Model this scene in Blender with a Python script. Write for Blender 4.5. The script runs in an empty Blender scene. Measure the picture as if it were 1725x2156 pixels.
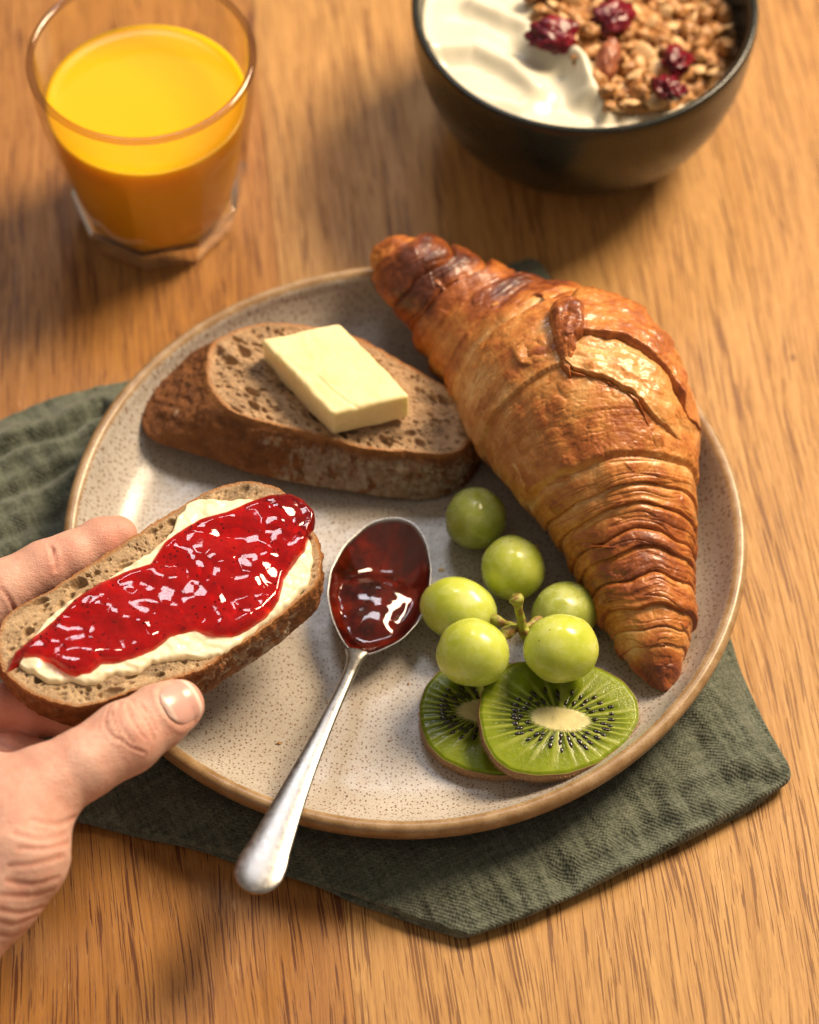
import bpy, bmesh, math, random
import numpy as np
from mathutils import Vector, Matrix

scene = bpy.context.scene
COL = scene.collection
rng = np.random.default_rng(7)
random.seed(7)
U = 0.01                                   # everything below is in centimetres

# ------------------------------------------------------------------ camera
F = 5989.0                                 # focal length in pixels of a 1725 x 2156 view
E0 = math.radians(55.94)
RIGHT = np.array([1.0, 0, 0]); FWD = np.array([0, math.cos(E0), -math.sin(E0)])
UP = np.array([0, math.sin(E0), math.cos(E0)])
def ray(px, py):
    return FWD + (px - 862.5) / F * RIGHT - (py - 1078.0) / F * UP
DIST = 96.3
CAM = np.array([0, 0, 3.0]) - DIST * ray(852, 1111)
def at(px, py, z):
    r = ray(px, py); t = (z - CAM[2]) / r[2]
    return CAM + t * r
def proj(P):
    D = np.asarray(P) - CAM
    w = D @ FWD
    return 862.5 + F * (D @ RIGHT) / w, 1078.0 - F * (D @ UP) / w
def atn(pts, z):
    return np.array([at(p[0], p[1], z(p[0], p[1]) if callable(z) else z) for p in pts])

cd = bpy.data.cameras.new('camera'); cam = bpy.data.objects.new('camera', cd); COL.objects.link(cam)
cd.sensor_fit = 'VERTICAL'; cd.sensor_height = 36.0; cd.lens = 100.0
cd.clip_start = 0.05; cd.clip_end = 50
cam.location = CAM * U; cam.rotation_euler = (math.pi / 2 - E0, 0, 0)
cd.dof.use_dof = True; cd.dof.aperture_fstop = 6.7
cd.dof.focus_distance = 92.3 * U
scene.camera = cam

# ------------------------------------------------------------------ world and lamps
world = bpy.data.worlds.new('World'); scene.world = world; world.use_nodes = True
bg = world.node_tree.nodes['Background']
bg.inputs[0].default_value = (1.0, 0.84, 0.68, 1); bg.inputs[1].default_value = 0.27
def lamp(name, az, el, dist, sx, sy, power, col):
    ld = bpy.data.lights.new(name, 'AREA'); ld.shape = 'RECTANGLE'; ld.size = sx; ld.size_y = sy
    ld.energy = power; ld.color = col
    lo = bpy.data.objects.new(name, ld); COL.objects.link(lo)
    d = Vector((math.cos(math.radians(az)) * math.cos(math.radians(el)),
                math.sin(math.radians(az)) * math.cos(math.radians(el)), math.sin(math.radians(el))))
    lo.location = d * dist + Vector((0.02, -0.01, 0))
    lo.rotation_euler = (-d).to_track_quat('-Z', 'Y').to_euler()
    return lo
lamp('low_sun_window_lamp', 42, 46, 1.6, 0.55, 0.55, 50, (1.0, 0.78, 0.53))
lamp('window_lamp', 97, 54, 1.9, 0.50, 0.30, 6.5, (0.95, 0.95, 1.0))
scene.view_settings.view_transform = 'Standard'; scene.view_settings.look = 'None'
scene.view_settings.exposure = 0.0; scene.view_settings.gamma = 1.0
scene.cycles.max_bounces = 10; scene.cycles.transmission_bounces = 8; scene.cycles.transparent_max_bounces = 12
scene.cycles.use_denoising = True
scene.cycles.sample_clamp_indirect = 4.0

# ------------------------------------------------------------------ numpy noise
_perm = rng.permutation(256); _perm = np.concatenate([_perm, _perm, _perm])
_g = rng.normal(size=(256, 3)); _g /= np.linalg.norm(_g, axis=1)[:, None]
_rnd = rng.random(256)
def _hash(i, j, k):
    return _perm[_perm[_perm[i & 255] + (j & 255)] + (k & 255)]
def perlin(P, s=1.0, seed=0.0):
    P = np.asarray(P, float) * s + seed * 17.31
    I = np.floor(P).astype(int); Fr = P - I
    W = Fr * Fr * Fr * (Fr * (Fr * 6 - 15) + 10)
    out = 0
    for a in (0, 1):
        for b in (0, 1):
            for c in (0, 1):
                g = _g[_hash(I[:, 0] + a, I[:, 1] + b, I[:, 2] + c)]
                d = ((Fr - np.array([a, b, c])) * g).sum(1)
                w = (W[:, 0] if a else 1 - W[:, 0]) * (W[:, 1] if b else 1 - W[:, 1]) * (W[:, 2] if c else 1 - W[:, 2])
                out = out + w * d
    return out * 1.6
def fbm(P, s=1.0, o=4, seed=0.0, g=0.5):
    r = 0; a = 1; t = 0
    for k in range(o):
        r = r + a * perlin(P, s * 2 ** k, seed + k * 1.7); t += a; a *= g
    return r / t
def worley(P, s=1.0, seed=0.0):
    """distance to the nearest point, its random value, second distance"""
    P = np.asarray(P, float) * s + seed * 11.7
    I = np.floor(P).astype(int)
    f1 = np.full(len(P), 9.0); f2 = np.full(len(P), 9.0); rid = np.zeros(len(P))
    for a in (-1, 0, 1):
        for b in (-1, 0, 1):
            for c in (-1, 0, 1):
                J = I + np.array([a, b, c]); h = _hash(J[:, 0], J[:, 1], J[:, 2])
                q = J + np.stack([_rnd[h], _rnd[(h * 7 + 13) & 255], _rnd[(h * 3 + 101) & 255]], 1)
                d = np.linalg.norm(P - q, axis=1)
                m = d < f1
                f2 = np.where(m, f1, np.minimum(f2, d)); f1 = np.where(m, d, f1)
                rid = np.where(m, _rnd[(h * 5 + 59) & 255], rid)
    return f1, rid, f2
def sstep(a, b, x):
    t = np.clip((x - a) / (b - a), 0, 1); return t * t * (3 - 2 * t)

# ------------------------------------------------------------------ mesh helpers
def grid(nu, nv, wu=False, wv=False):
    iu = np.arange(nu if wu else nu - 1); iv = np.arange(nv if wv else nv - 1)
    a, b = np.meshgrid(iu, iv, indexing='ij'); a = a.ravel(); b = b.ravel()
    a2 = (a + 1) % nu; b2 = (b + 1) % nv
    return np.stack([a * nv + b, a2 * nv + b, a2 * nv + b2, a * nv + b2], 1)
def make_mesh(name, V, Q, m, T=None, attrs=None, cols=None, org=(0, 0, 0), smooth=True, flip=False):
    me = bpy.data.meshes.new(name)
    V = (np.asarray(V, float) - np.asarray(org)) * U
    Q = np.asarray(Q, int).reshape(-1, 4)
    if flip: Q = Q[:, ::-1]
    idx = Q.ravel(); starts = np.arange(len(Q)) * 4
    if T is not None and len(T):
        T = np.asarray(T, int)
        if flip: T = T[:, ::-1]
        starts = np.concatenate([starts, len(idx) + np.arange(len(T)) * 3]); idx = np.concatenate([idx, T.ravel()])
    me.vertices.add(len(V)); me.vertices.foreach_set('co', V.astype(np.float32).ravel())
    me.loops.add(len(idx)); me.loops.foreach_set('vertex_index', idx.astype(np.int32))
    me.polygons.add(len(starts)); me.polygons.foreach_set('loop_start', starts.astype(np.int32))
    me.update(calc_edges=True); me.validate()
    me.polygons.foreach_set('use_smooth', np.full(len(me.polygons), smooth))
    for k, v in (attrs or {}).items():
        at_ = me.attributes.new(k, 'FLOAT', 'POINT'); at_.data.foreach_set('value', np.asarray(v, np.float32).ravel())
    if cols is not None:
        c = np.concatenate([np.clip(cols, 0, 1), np.ones((len(cols), 1))], 1)
        at_ = me.attributes.new('Col', 'FLOAT_COLOR', 'POINT'); at_.data.foreach_set('color', c.astype(np.float32).ravel())
    if m: me.materials.append(m)
    return me
def link(name, me, parent=None, loc=None):
    o = bpy.data.objects.new(name, me); COL.objects.link(o)
    if loc is not None: o.location = Vector(np.asarray(loc, float)) * U
    if parent is not None: o.parent = parent
    return o
def tag(o, label=None, cat=None, group=None, kind=None):
    if label: o['label'] = label
    if cat: o['category'] = cat
    if group: o['group'] = group
    if kind: o['kind'] = kind
    return o
def thing(name, label, cat, org, group=None):
    o = link(name, None, None, org); o.empty_display_size = 0.01
    return tag(o, label, cat, group)
def copy_tree(o, parent=None):
    c = o.copy(); COL.objects.link(c); c.parent = parent
    for ch in list(o.children): copy_tree(ch, c)
    return c
def lathe(prof, n, c=(0, 0, 0), fac=None):
    """prof: list of (r, z); closed ring of n; fac(theta, k) radius factor. returns V, Q"""
    th = np.arange(n) * 2 * np.pi / n
    V = []
    for k, (r, z) in enumerate(prof):
        f = fac(th, r, z) if fac else 1.0
        V.append(np.stack([c[0] + r * f * np.cos(th), c[1] + r * f * np.sin(th), np.full(n, c[2] + z)], 1))
    return np.concatenate(V), grid(len(prof), n, False, True)
def smooth_prof(pts, n):
    """Catmull-Rom through points, n samples by chord length"""
    P = np.asarray(pts, float)
    d = np.concatenate([[0], np.cumsum(np.linalg.norm(np.diff(P, axis=0), axis=1) ** 0.7)]); d /= d[-1]
    Pm = np.vstack([2 * P[0] - P[1], P, 2 * P[-1] - P[-2]]); dm = np.concatenate([[-d[1]], d, [2 - d[-2]]])
    m = (Pm[2:] - Pm[:-2]) / (dm[2:] - dm[:-2])[:, None]
    t = np.linspace(0, 1, n); i = np.clip(np.searchsorted(d, t, 'right') - 1, 0, len(P) - 2)
    h = (d[i + 1] - d[i]); x = ((t - d[i]) / h)[:, None]; h = h[:, None]
    return ((2 * x**3 - 3 * x**2 + 1) * P[i] + (x**3 - 2 * x**2 + x) * h * m[i]
            + (-2 * x**3 + 3 * x**2) * P[i + 1] + (x**3 - x**2) * h * m[i + 1])
def radial(poly, c, n, sm=3, kdiv=180):
    """radius of a star-shaped polygon about c for n angles"""
    P = np.asarray(poly, float)[:, :2] - np.asarray(c)[:2]
    Q = np.roll(P, -1, axis=0); th = np.arange(n) * 2 * np.pi / n; r = np.zeros(n)
    for k, t in enumerate(th):
        d = np.array([math.cos(t), math.sin(t)]); e = Q - P
        den = d[0] * e[:, 1] - d[1] * e[:, 0]; den[np.abs(den) < 1e-9] = 1e-9
        tt = (P[:, 0] * e[:, 1] - P[:, 1] * e[:, 0]) / den
        s = (P[:, 0] * d[1] - P[:, 1] * d[0]) / den
        ok = (tt > 0) & (s >= -1e-6) & (s <= 1 + 1e-6)
        r[k] = tt[ok].max() if ok.any() else (r[k - 1] if k else 1)
    for _ in range(sm):
        k = max(1, n // kdiv)
        r = sum(np.roll(r, j) for j in range(-k, k + 1)) / (2 * k + 1)
    return r
def normals_grid(P, nu, nv, wu=False, wv=False):
    G = P.reshape(nu, nv, 3)
    du = (np.roll(G, -1, 0) - np.roll(G, 1, 0)) if wu else np.gradient(G, axis=0)
    dv = (np.roll(G, -1, 1) - np.roll(G, 1, 1)) if wv else np.gradient(G, axis=1)
    N = np.cross(du, dv); N /= np.linalg.norm(N, axis=2)[:, :, None] + 1e-12
    return N.reshape(-1, 3)
def polydist(P, line):
    """distance of points P (n,3) to a 3-D polyline"""
    best = np.full(len(P), 1e9)
    for a, b in zip(line[:-1], line[1:]):
        e = b - a; t = np.clip(((P - a) @ e) / (e @ e + 1e-12), 0, 1)
        best = np.minimum(best, np.linalg.norm(P - (a + t[:, None] * e), axis=1))
    return best

# ------------------------------------------------------------------ material helpers
def new_mat(name):
    m = bpy.data.materials.new(name); m.use_nodes = True
    nt = m.node_tree; return m, nt, nt.nodes['Principled BSDF']
def nd(nt, typ, props=None, **inp):
    n = nt.nodes.new('ShaderNode' + typ)
    for k, v in (props or {}).items(): setattr(n, k, v)
    for k, v in inp.items():
        s = n.inputs[int(k[1:])] if k[0] == '_' and k[1:].isdigit() else n.inputs[k.replace('_', ' ')]
        put(nt, s, v)
    return n
def put(nt, s, v):
    if isinstance(v, bpy.types.NodeSocket): nt.links.new(v, s)
    elif isinstance(v, (tuple, list)) and s.type == 'RGBA' and len(v) == 3: s.default_value = (*v, 1)
    else: s.default_value = v
def mixc(nt, f, a, b, blend='MIX'):
    return nd(nt, 'Mix', dict(data_type='RGBA', blend_type=blend), _0=f, _6=a, _7=b).outputs[2]
def ramp(nt, f, stops, interp='LINEAR'):
    n = nt.nodes.new('ShaderNodeValToRGB'); n.color_ramp.interpolation = interp
    e = n.color_ramp.elements
    while len(e) < len(stops): e.new(0.5)
    for k, (p, c) in enumerate(stops):
        e[k].position = p; e[k].color = (*c, 1) if len(c) == 3 else c
    put(nt, n.inputs[0], f); return n.outputs[0]
def rf(nt, f, a, b, c=0.0, d=1.0):
    return nd(nt, 'MapRange', None, Value=f, From_Min=a, From_Max=b, To_Min=c, To_Max=d).outputs[0]
def mth(nt, op, a, b=0.0):
    return nd(nt, 'Math', dict(operation=op), _0=a, _1=b).outputs[0]
def cmv(nt, scale=(1, 1, 1), rot=(0, 0, 0)):
    t = nt.nodes.new('ShaderNodeTexCoord')
    return nd(nt, 'Mapping', None, Vector=t.outputs['Object'], Scale=tuple(100 * s for s in scale), Rotation=rot).outputs[0]
def noise(nt, vec, s, detail=3, rough=0.5, dist=0.0):
    return nd(nt, 'TexNoise', None, Vector=vec, Scale=s, Detail=detail, Roughness=rough, Distortion=dist).outputs[0]
def voro(nt, vec, s, feature='F1', rnd=1.0):
    return nd(nt, 'TexVoronoi', dict(feature=feature), Vector=vec, Scale=s, Randomness=rnd)
def bump(nt, h, strength, dist_cm, normal=None):
    n = nd(nt, 'Bump', None, Strength=strength, Distance=dist_cm * U, Height=h)
    if normal is not None: put(nt, n.inputs['Normal'], normal)
    return n.outputs[0]
def attr(nt, name):
    return nd(nt, 'Attribute', dict(attribute_name=name)).outputs
def setp(nt, b, **kw):
    al = dict(base='Base Color', rough='Roughness', metal='Metallic', sss='Subsurface Weight', ssr='Subsurface Radius',
              ssc='Subsurface Scale', spec='Specular IOR Level', coat='Coat Weight', coatr='Coat Roughness', trans='Transmission Weight',
              ior='IOR', normal='Normal', sheen='Sheen Weight', aniso='Anisotropic')
    for k, v in kw.items(): put(nt, b.inputs[al[k]], v)
# ------------------------------------------------------------------ materials
def mat_oak(name, a, b_, pore, seed):
    m, nt, b = new_mat(name)
    v0 = cmv(nt)
    v = nd(nt, 'Mapping', None, Vector=v0, Location=(seed * 7.3, seed * 31.1, 0)).outputs[0]
    w1 = noise(nt, nd(nt, 'Mapping', None, Vector=v, Scale=(0.20, 0.045, 1)).outputs[0], 1.0, 2)
    off = nd(nt, 'CombineXYZ', None, X=mth(nt, 'MULTIPLY', w1, 2.2)).outputs[0]
    v = nd(nt, 'VectorMath', dict(operation='ADD'), _0=v, _1=off).outputs[0]
    broad = noise(nt, nd(nt, 'Mapping', None, Vector=v, Scale=(0.55, 0.03, 1)).outputs[0], 1.0, 3)
    fine = noise(nt, nd(nt, 'Mapping', None, Vector=v, Scale=(7.0, 0.14, 1)).outputs[0], 1.0, 6, 0.68)
    fine2 = noise(nt, nd(nt, 'Mapping', None, Vector=v, Scale=(30.0, 0.6, 1)).outputs[0], 1.0, 5, 0.7)
    pr = noise(nt, nd(nt, 'Mapping', None, Vector=v, Scale=(15.0, 0.34, 1)).outputs[0], 1.0, 2.5, 0.5, 0.0)
    pm = noise(nt, nd(nt, 'Mapping', None, Vector=v, Scale=(1.1, 0.10, 1)).outputs[0], 1.0, 2)
    pores = rf(nt, mth(nt, 'ADD', pr, mth(nt, 'MULTIPLY', pm, 0.30)), 0.735, 0.757)
    pr2 = noise(nt, nd(nt, 'Mapping', None, Vector=v, Scale=(24, 1.1, 1)).outputs[0], 1.0, 2)
    pores2 = rf(nt, pr2, 0.61, 0.66, 0, 0.55)
    rays = rf(nt, noise(nt, nd(nt, 'Mapping', None, Vector=v, Scale=(14, 1.3, 1)).outputs[0], 1.0, 2, 0.5), 0.66, 0.75, 0, 0.35)
    c = mixc(nt, rf(nt, broad, 0.3, 0.7), a, b_)
    c = mixc(nt, rf(nt, fine, 0.38, 0.62, 0, 0.75), c, tuple(0.62 * x * y for x, y in zip(b_, (1, .9, .8))))
    c = mixc(nt, rf(nt, fine2, 0.40, 0.68, 0, 0.48), c, tuple(min(1, 1.35 * x) for x in a))
    c = mixc(nt, rays, c, (0.66, 0.42, 0.2))
    c = mixc(nt, pores2, c, tuple(1.5 * x for x in pore))
    c = mixc(nt, mth(nt, 'MULTIPLY', pores, 0.95), c, pore)
    kn = voro(nt, nd(nt, 'Mapping', None, Vector=v, Scale=(1, 0.7, 1)).outputs[0], 0.13)
    c = mixc(nt, rf(nt, kn.outputs['Distance'], 0.012, 0.022, 0.7, 0), c, (0.14, 0.05, 0.015))
    h = mth(nt, 'SUBTRACT', mth(nt, 'MULTIPLY', fine2, 0.25), mth(nt, 'ADD', pores, mth(nt, 'MULTIPLY', pores2, 0.6)))
    setp(nt, b, base=c, rough=rf(nt, fine, 0.3, 0.7, 0.42, 0.6), spec=0.4, normal=bump(nt, h, 0.5, 0.018))
    return m
M_oak1 = mat_oak('oak_amber', (0.42, 0.200, 0.050), (0.34, 0.146, 0.033), (0.12, 0.035, 0.009), 1)
M_oak2 = mat_oak('oak_light', (0.53, 0.302, 0.098), (0.45, 0.230, 0.067), (0.19, 0.078, 0.020), 2)
M_oak3 = mat_oak('oak_mid', (0.49, 0.268, 0.080), (0.42, 0.204, 0.054), (0.17, 0.065, 0.017), 3)

m, nt, b = new_mat('stoneware_glaze'); M_plate = m
v = cmv(nt)
n1 = noise(nt, v, 0.35, 3); n2 = noise(nt, v, 2.5, 4)
c = mixc(nt, rf(nt, n1, 0.3, 0.7), (0.42, 0.385, 0.34), (0.525, 0.495, 0.45))
c = mixc(nt, rf(nt, n2, 0.4, 0.8, 0, 0.35), c, (0.42, 0.345, 0.275))
warp = nd(nt, 'VectorMath', dict(operation='ADD'), _0=v, _1=nd(nt, 'VectorMath', dict(operation='SCALE'), _0=nd(nt, 'TexNoise', None, Vector=v, Scale=5.0).outputs[1], Scale=0.07).outputs[0]).outputs[0]
def specks(scale, r0, r1, keep, col, c, amt):
    vv = voro(nt, warp, scale); vv.voronoi_dimensions = '2D'
    k = rf(nt, nd(nt, 'SeparateColor', None, Color=vv.outputs['Color']).outputs[0], keep, keep + 0.3)
    rr = mth(nt, 'MULTIPLY', k, r1)
    d = mth(nt, 'SUBTRACT', rr, vv.outputs['Distance'])
    return mixc(nt, mth(nt, 'MULTIPLY', rf(nt, d, 0.0, r0), amt), c, col)
c = specks(8.5, 0.10, 0.25, 0.0, (0.27, 0.17, 0.11), c, 0.65)
c = specks(6.0, 0.08, 0.235, 0.15, (0.15, 0.075, 0.042), c, 0.85)
c = specks(1.1, 0.02, 0.10, 0.80, (0.10, 0.04, 0.02), c, 0.9)
rimf = attr(nt, 'rim')[2]
rn = noise(nt, v, 6.0, 3)
rim = rf(nt, mth(nt, 'ADD', rimf, mth(nt, 'MULTIPLY', rn, 0.35)), 0.62, 0.86)
rc = mixc(nt, rf(nt, noise(nt, v, 1.4, 4), 0.35, 0.65), (0.26, 0.155, 0.065), (0.40, 0.275, 0.15))
rc = mixc(nt, rf(nt, noise(nt, v, 14.0, 2), 0.52, 0.7, 0, 0.6), rc, (0.20, 0.09, 0.03))
c = mixc(nt, rim, c, rc)
setp(nt, b, base=c, rough=rf(nt, n2, 0.2, 0.8, 0.24, 0.40), spec=0.5, normal=bump(nt, noise(nt, v, 2.2, 3), 0.15, 0.05))

m, nt, b = new_mat('green_linen'); M_linen = m
v = cmv(nt, rot=(0, 0, math.radians(-28)))
wob = nd(nt, 'VectorMath', dict(operation='SCALE'), _0=nd(nt, 'VectorMath', dict(operation='SUBTRACT'), _0=nd(nt, 'TexNoise', None, Vector=v, Scale=1.2, Detail=3.0).outputs[1], _1=(0.5, 0.5, 0.5)).outputs[0], Scale=0.30).outputs[0]
wv_ = nd(nt, 'VectorMath', dict(operation='ADD'), _0=v, _1=wob).outputs[0]
sx = nd(nt, 'SeparateXYZ', None, Vector=wv_).outputs
K = 2 * math.pi / 0.150
swx = mth(nt, 'SINE', mth(nt, 'MULTIPLY', sx[0], K)); swy = mth(nt, 'SINE', mth(nt, 'MULTIPLY', sx[1], K))
weave = mth(nt, 'MULTIPLY', swx, swy)                  # over-under checker
slubx = noise(nt, nd(nt, 'Mapping', None, Vector=wv_, Scale=(9, 0.5, 1)).outputs[0], 1.0, 2)
sluby = noise(nt, nd(nt, 'Mapping', None, Vector=wv_, Scale=(0.5, 9, 1)).outputs[0], 1.0, 2)
slub = mth(nt, 'ADD', slubx, sluby)
c = mixc(nt, rf(nt, slub, 0.75, 1.3), (0.052, 0.064, 0.045), (0.165, 0.182, 0.138))
c = mixc(nt, rf(nt, weave, -1, 1, 0.42, 0), c, (0.035, 0.045, 0.030))
c = mixc(nt, rf(nt, noise(nt, v, 10, 4, 0.7), 0.42, 0.75, 0, 0.6), c, (0.23, 0.25, 0.20))
c = mixc(nt, rf(nt, noise(nt, v, 9, 4, 0.7), 0.5, 0.7, 0, 0.5), c, (0.04, 0.05, 0.032))
hh = mth(nt, 'ADD', mth(nt, 'MULTIPLY', weave, 0.42), mth(nt, 'MULTIPLY', slub, 1.1))
setp(nt, b, base=c, rough=0.9, spec=0.15, sheen=0.25, normal=bump(nt, hh, 0.8, 0.035))

m, nt, b = new_mat('croissant_crust'); M_croi = m
v = cmv(nt); bk = attr(nt, 'bake')[2]
nn = noise(nt, v, 1.6, 6, 0.66)
st = attr(nt, 'layer')[2]
f = mth(nt, 'ADD', bk, mth(nt, 'MULTIPLY', mth(nt, 'SUBTRACT', nn, 0.5), 0.80))
f = mth(nt, 'ADD', f, 0.02)
f = mth(nt, 'ADD', f, mth(nt, 'MULTIPLY', mth(nt, 'SUBTRACT', noise(nt, v, 9.0, 4, 0.65), 0.5), 0.24))
c = ramp(nt, f, [(0.0, (0.80, 0.55, 0.29)), (0.22, (0.70, 0.385, 0.14)), (0.42, (0.56, 0.225, 0.052)), (0.62, (0.37, 0.105, 0.020)), (0.84, (0.18, 0.042, 0.010)), (1.0, (0.09, 0.02, 0.007))])
bl = voro(nt, v, 8.0)
hb = mth(nt, 'ADD', mth(nt, 'MULTIPLY', noise(nt, v, 7.0, 5, 0.65), 0.8), mth(nt, 'MULTIPLY', bl.outputs['Distance'], 0.25))
setp(nt, b, base=c, rough=rf(nt, nn, 0.3, 0.7, 0.33, 0.50), spec=0.45, coat=0.40, coatr=0.20, sss=0.10, ssr=(1, 0.4, 0.15), ssc=0.003,
     normal=bump(nt, hb, 0.55, 0.06))

m, nt, b = new_mat('bread_crumb'); M_crumb = m
v = cmv(nt); col = attr(nt, 'Col')[0]
c = mixc(nt, rf(nt, noise(nt, v, 5, 4, 0.6), 0.35, 0.7, 0, 0.5), col, (0.24, 0.135, 0.070))
c = mixc(nt, rf(nt, noise(nt, v, 16, 2), 0.55, 0.68, 0, 0.6), c, (0.66, 0.50, 0.34))
setp(nt, b, base=c, rough=0.75, spec=0.25, sss=0.15, ssr=(1, 0.7, 0.4), ssc=0.002, normal=bump(nt, noise(nt, v, 12, 4, 0.6), 0.6, 0.05))

m, nt, b = new_mat('bread_crust'); M_crust = m
v = cmv(nt); col = attr(nt, 'Col')[0]
c = mixc(nt, rf(nt, noise(nt, v, 6, 4, 0.6), 0.4, 0.7, 0, 0.45), col, (0.20, 0.075, 0.025))
setp(nt, b, base=c, rough=0.62, spec=0.3, normal=bump(nt, noise(nt, v, 6, 6, 0.72), 0.9, 0.12))

m, nt, b = new_mat('butter'); M_butter = m
v = cmv(nt)
c = mixc(nt, rf(nt, noise(nt, v, 0.9, 3), 0.3, 0.7), (0.92, 0.73, 0.37), (0.94, 0.79, 0.46))
setp(nt, b, base=c, rough=0.38, spec=0.4, sss=0.35, ssr=(1, 0.85, 0.35), ssc=0.006, normal=bump(nt, noise(nt, v, 3, 5), 0.25, 0.04))
m, nt, b = new_mat('butter_spread'); M_bspread = m
v = cmv(nt)
setp(nt, b, base=(0.90, 0.82, 0.58), rough=0.30, spec=0.5, sss=0.3, ssr=(1, 0.8, 0.4), ssc=0.004, normal=bump(nt, noise(nt, v, 4, 4), 0.25, 0.04))

def mat_jam(name, c0, c1, body, dens):
    """clear red jelly: mirror skin, see-through, with pulp; depth darkens it through the volume"""
    m, nt, b = new_mat(name)
    v = cmv(nt); nz = noise(nt, v, 1.3, 5, 0.6)
    nrm = bump(nt, noise(nt, v, 2.5, 2), 0.10, 0.04)
    c = mixc(nt, rf(nt, nz, 0.35, 0.68), c0, c1)
    setp(nt, b, base=c, rough=0.05, spec=0.55, sss=0.6, ssr=(1.0, 0.12, 0.07), ssc=0.005, normal=nrm)
    tr = nd(nt, 'BsdfTransparent', None, Color=(1, 0.66, 0.58, 1))
    gl = nd(nt, 'BsdfGlossy', None, Color=(1, 1, 1, 1), Roughness=0.05, Normal=nrm)
    lw = nd(nt, 'LayerWeight', None, Blend=0.5, Normal=nrm)
    sch = mth(nt, 'ADD', mth(nt, 'MULTIPLY', mth(nt, 'POWER', lw.outputs['Facing'], 5.0), 0.6), 0.045)
    mx = nd(nt, 'MixShader', None, _0=sch, _1=tr.outputs[0], _2=gl.outputs[0])
    mx2 = nd(nt, 'MixShader', None, _0=rf(nt, nz, 0.3, 0.7, max(0, body - 0.25), min(1, body + 0.25)), _1=mx.outputs[0], _2=b.outputs[0])
    out = nt.nodes['Material Output']; nt.links.new(mx2.outputs[0], out.inputs[0])
    va_ = nd(nt, 'VolumeAbsorption', None, Color=(0.93, 0.06, 0.05, 1), Density=dens)
    nt.links.new(va_.outputs[0], out.inputs['Volume'])
    return m
M_jam = mat_jam('red_jam', (0.22, 0.002, 0.006), (0.38, 0.009, 0.010), 0.45, 900.0)
M_jam2 = mat_jam('dark_jam', (0.14, 0.006, 0.003), (0.34, 0.028, 0.010), 0.20, 230.0)
m, nt, b = new_mat('jam_seed'); M_seed = m; setp(nt, b, base=(0.11, 0.006, 0.006), rough=0.2)
m, nt, b = new_mat('kiwi_seed'); M_kseed = m; setp(nt, b, base=(0.012, 0.008, 0.005), rough=0.16, spec=0.6)

m, nt, b = new_mat('steel'); M_steel = m
v = cmv(nt); n1 = noise(nt, v, 4, 5, 0.7); n2 = noise(nt, v, 25, 3, 0.6)
setp(nt, b, base=mixc(nt, rf(nt, n1, 0.35, 0.7), (0.30, 0.29, 0.275), (0.42, 0.405, 0.39)), metal=1.0, rough=rf(nt, n1, 0.3, 0.7, 0.27, 0.42), normal=bump(nt, n2, 0.12, 0.01))

def mat_grape(name, c0, c1):
    m, nt, b = new_mat(name); v = cmv(nt)
    c = mixc(nt, rf(nt, noise(nt, v, 0.7, 4, 0.6), 0.35, 0.65), c0, c1)
    c = mixc(nt, rf(nt, noise(nt, v, 1.8, 5, 0.7), 0.45, 0.72, 0, 0.38), c, (0.62, 0.68, 0.42))   # bloom
    vv = voro(nt, v, 1.5)
    c = mixc(nt, rf(nt, vv.outputs['Distance'], 0.03, 0.055, 0.85, 0), c, (0.10, 0.05, 0.015))
    setp(nt, b, base=c, rough=rf(nt, noise(nt, v, 1.8, 5, 0.7), 0.4, 0.7, 0.16, 0.42), spec=0.5, sss=1.0, ssr=(1.0, 1.0, 0.15), ssc=0.016)
    return m
M_grape = mat_grape('green_grape', (0.42, 0.50, 0.055), (0.55, 0.61, 0.12))
M_grape2 = mat_grape('shade_toned_grape', (0.27, 0.32, 0.05), (0.36, 0.41, 0.09))  # darker copy of the grape colour: the croissant's shade painted in
m, nt, b = new_mat('grape_stem'); M_stem = m; v = cmv(nt)
setp(nt, b, base=mixc(nt, rf(nt, noise(nt, v, 4, 4), 0.42, 0.6), (0.34, 0.36, 0.05), (0.24, 0.13, 0.04)), rough=0.55, normal=bump(nt, noise(nt, v, 9, 3), 0.5, 0.05))

m, nt, b = new_mat('kiwi_flesh'); M_kiwi = m; v = cmv(nt)
setp(nt, b, base=attr(nt, 'Col')[0], rough=0.13, spec=0.14, sss=0.35, ssr=(0.8, 1.0, 0.15), ssc=0.006, normal=bump(nt, noise(nt, v, 20, 3, 0.6), 0.14, 0.02))
m, nt, b = new_mat('kiwi_skin'); M_kskin = m; v = cmv(nt)
setp(nt, b, base=mixc(nt, noise(nt, v, 5, 4), (0.20, 0.105, 0.035), (0.30, 0.17, 0.06)), rough=0.85, sheen=0.3, normal=bump(nt, noise(nt, v, 14, 4), 0.6, 0.05))
m, nt, b = new_mat('kiwi_fuzz'); M_fuzz = m; setp(nt, b, base=(0.42, 0.24, 0.10), rough=0.6)

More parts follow.
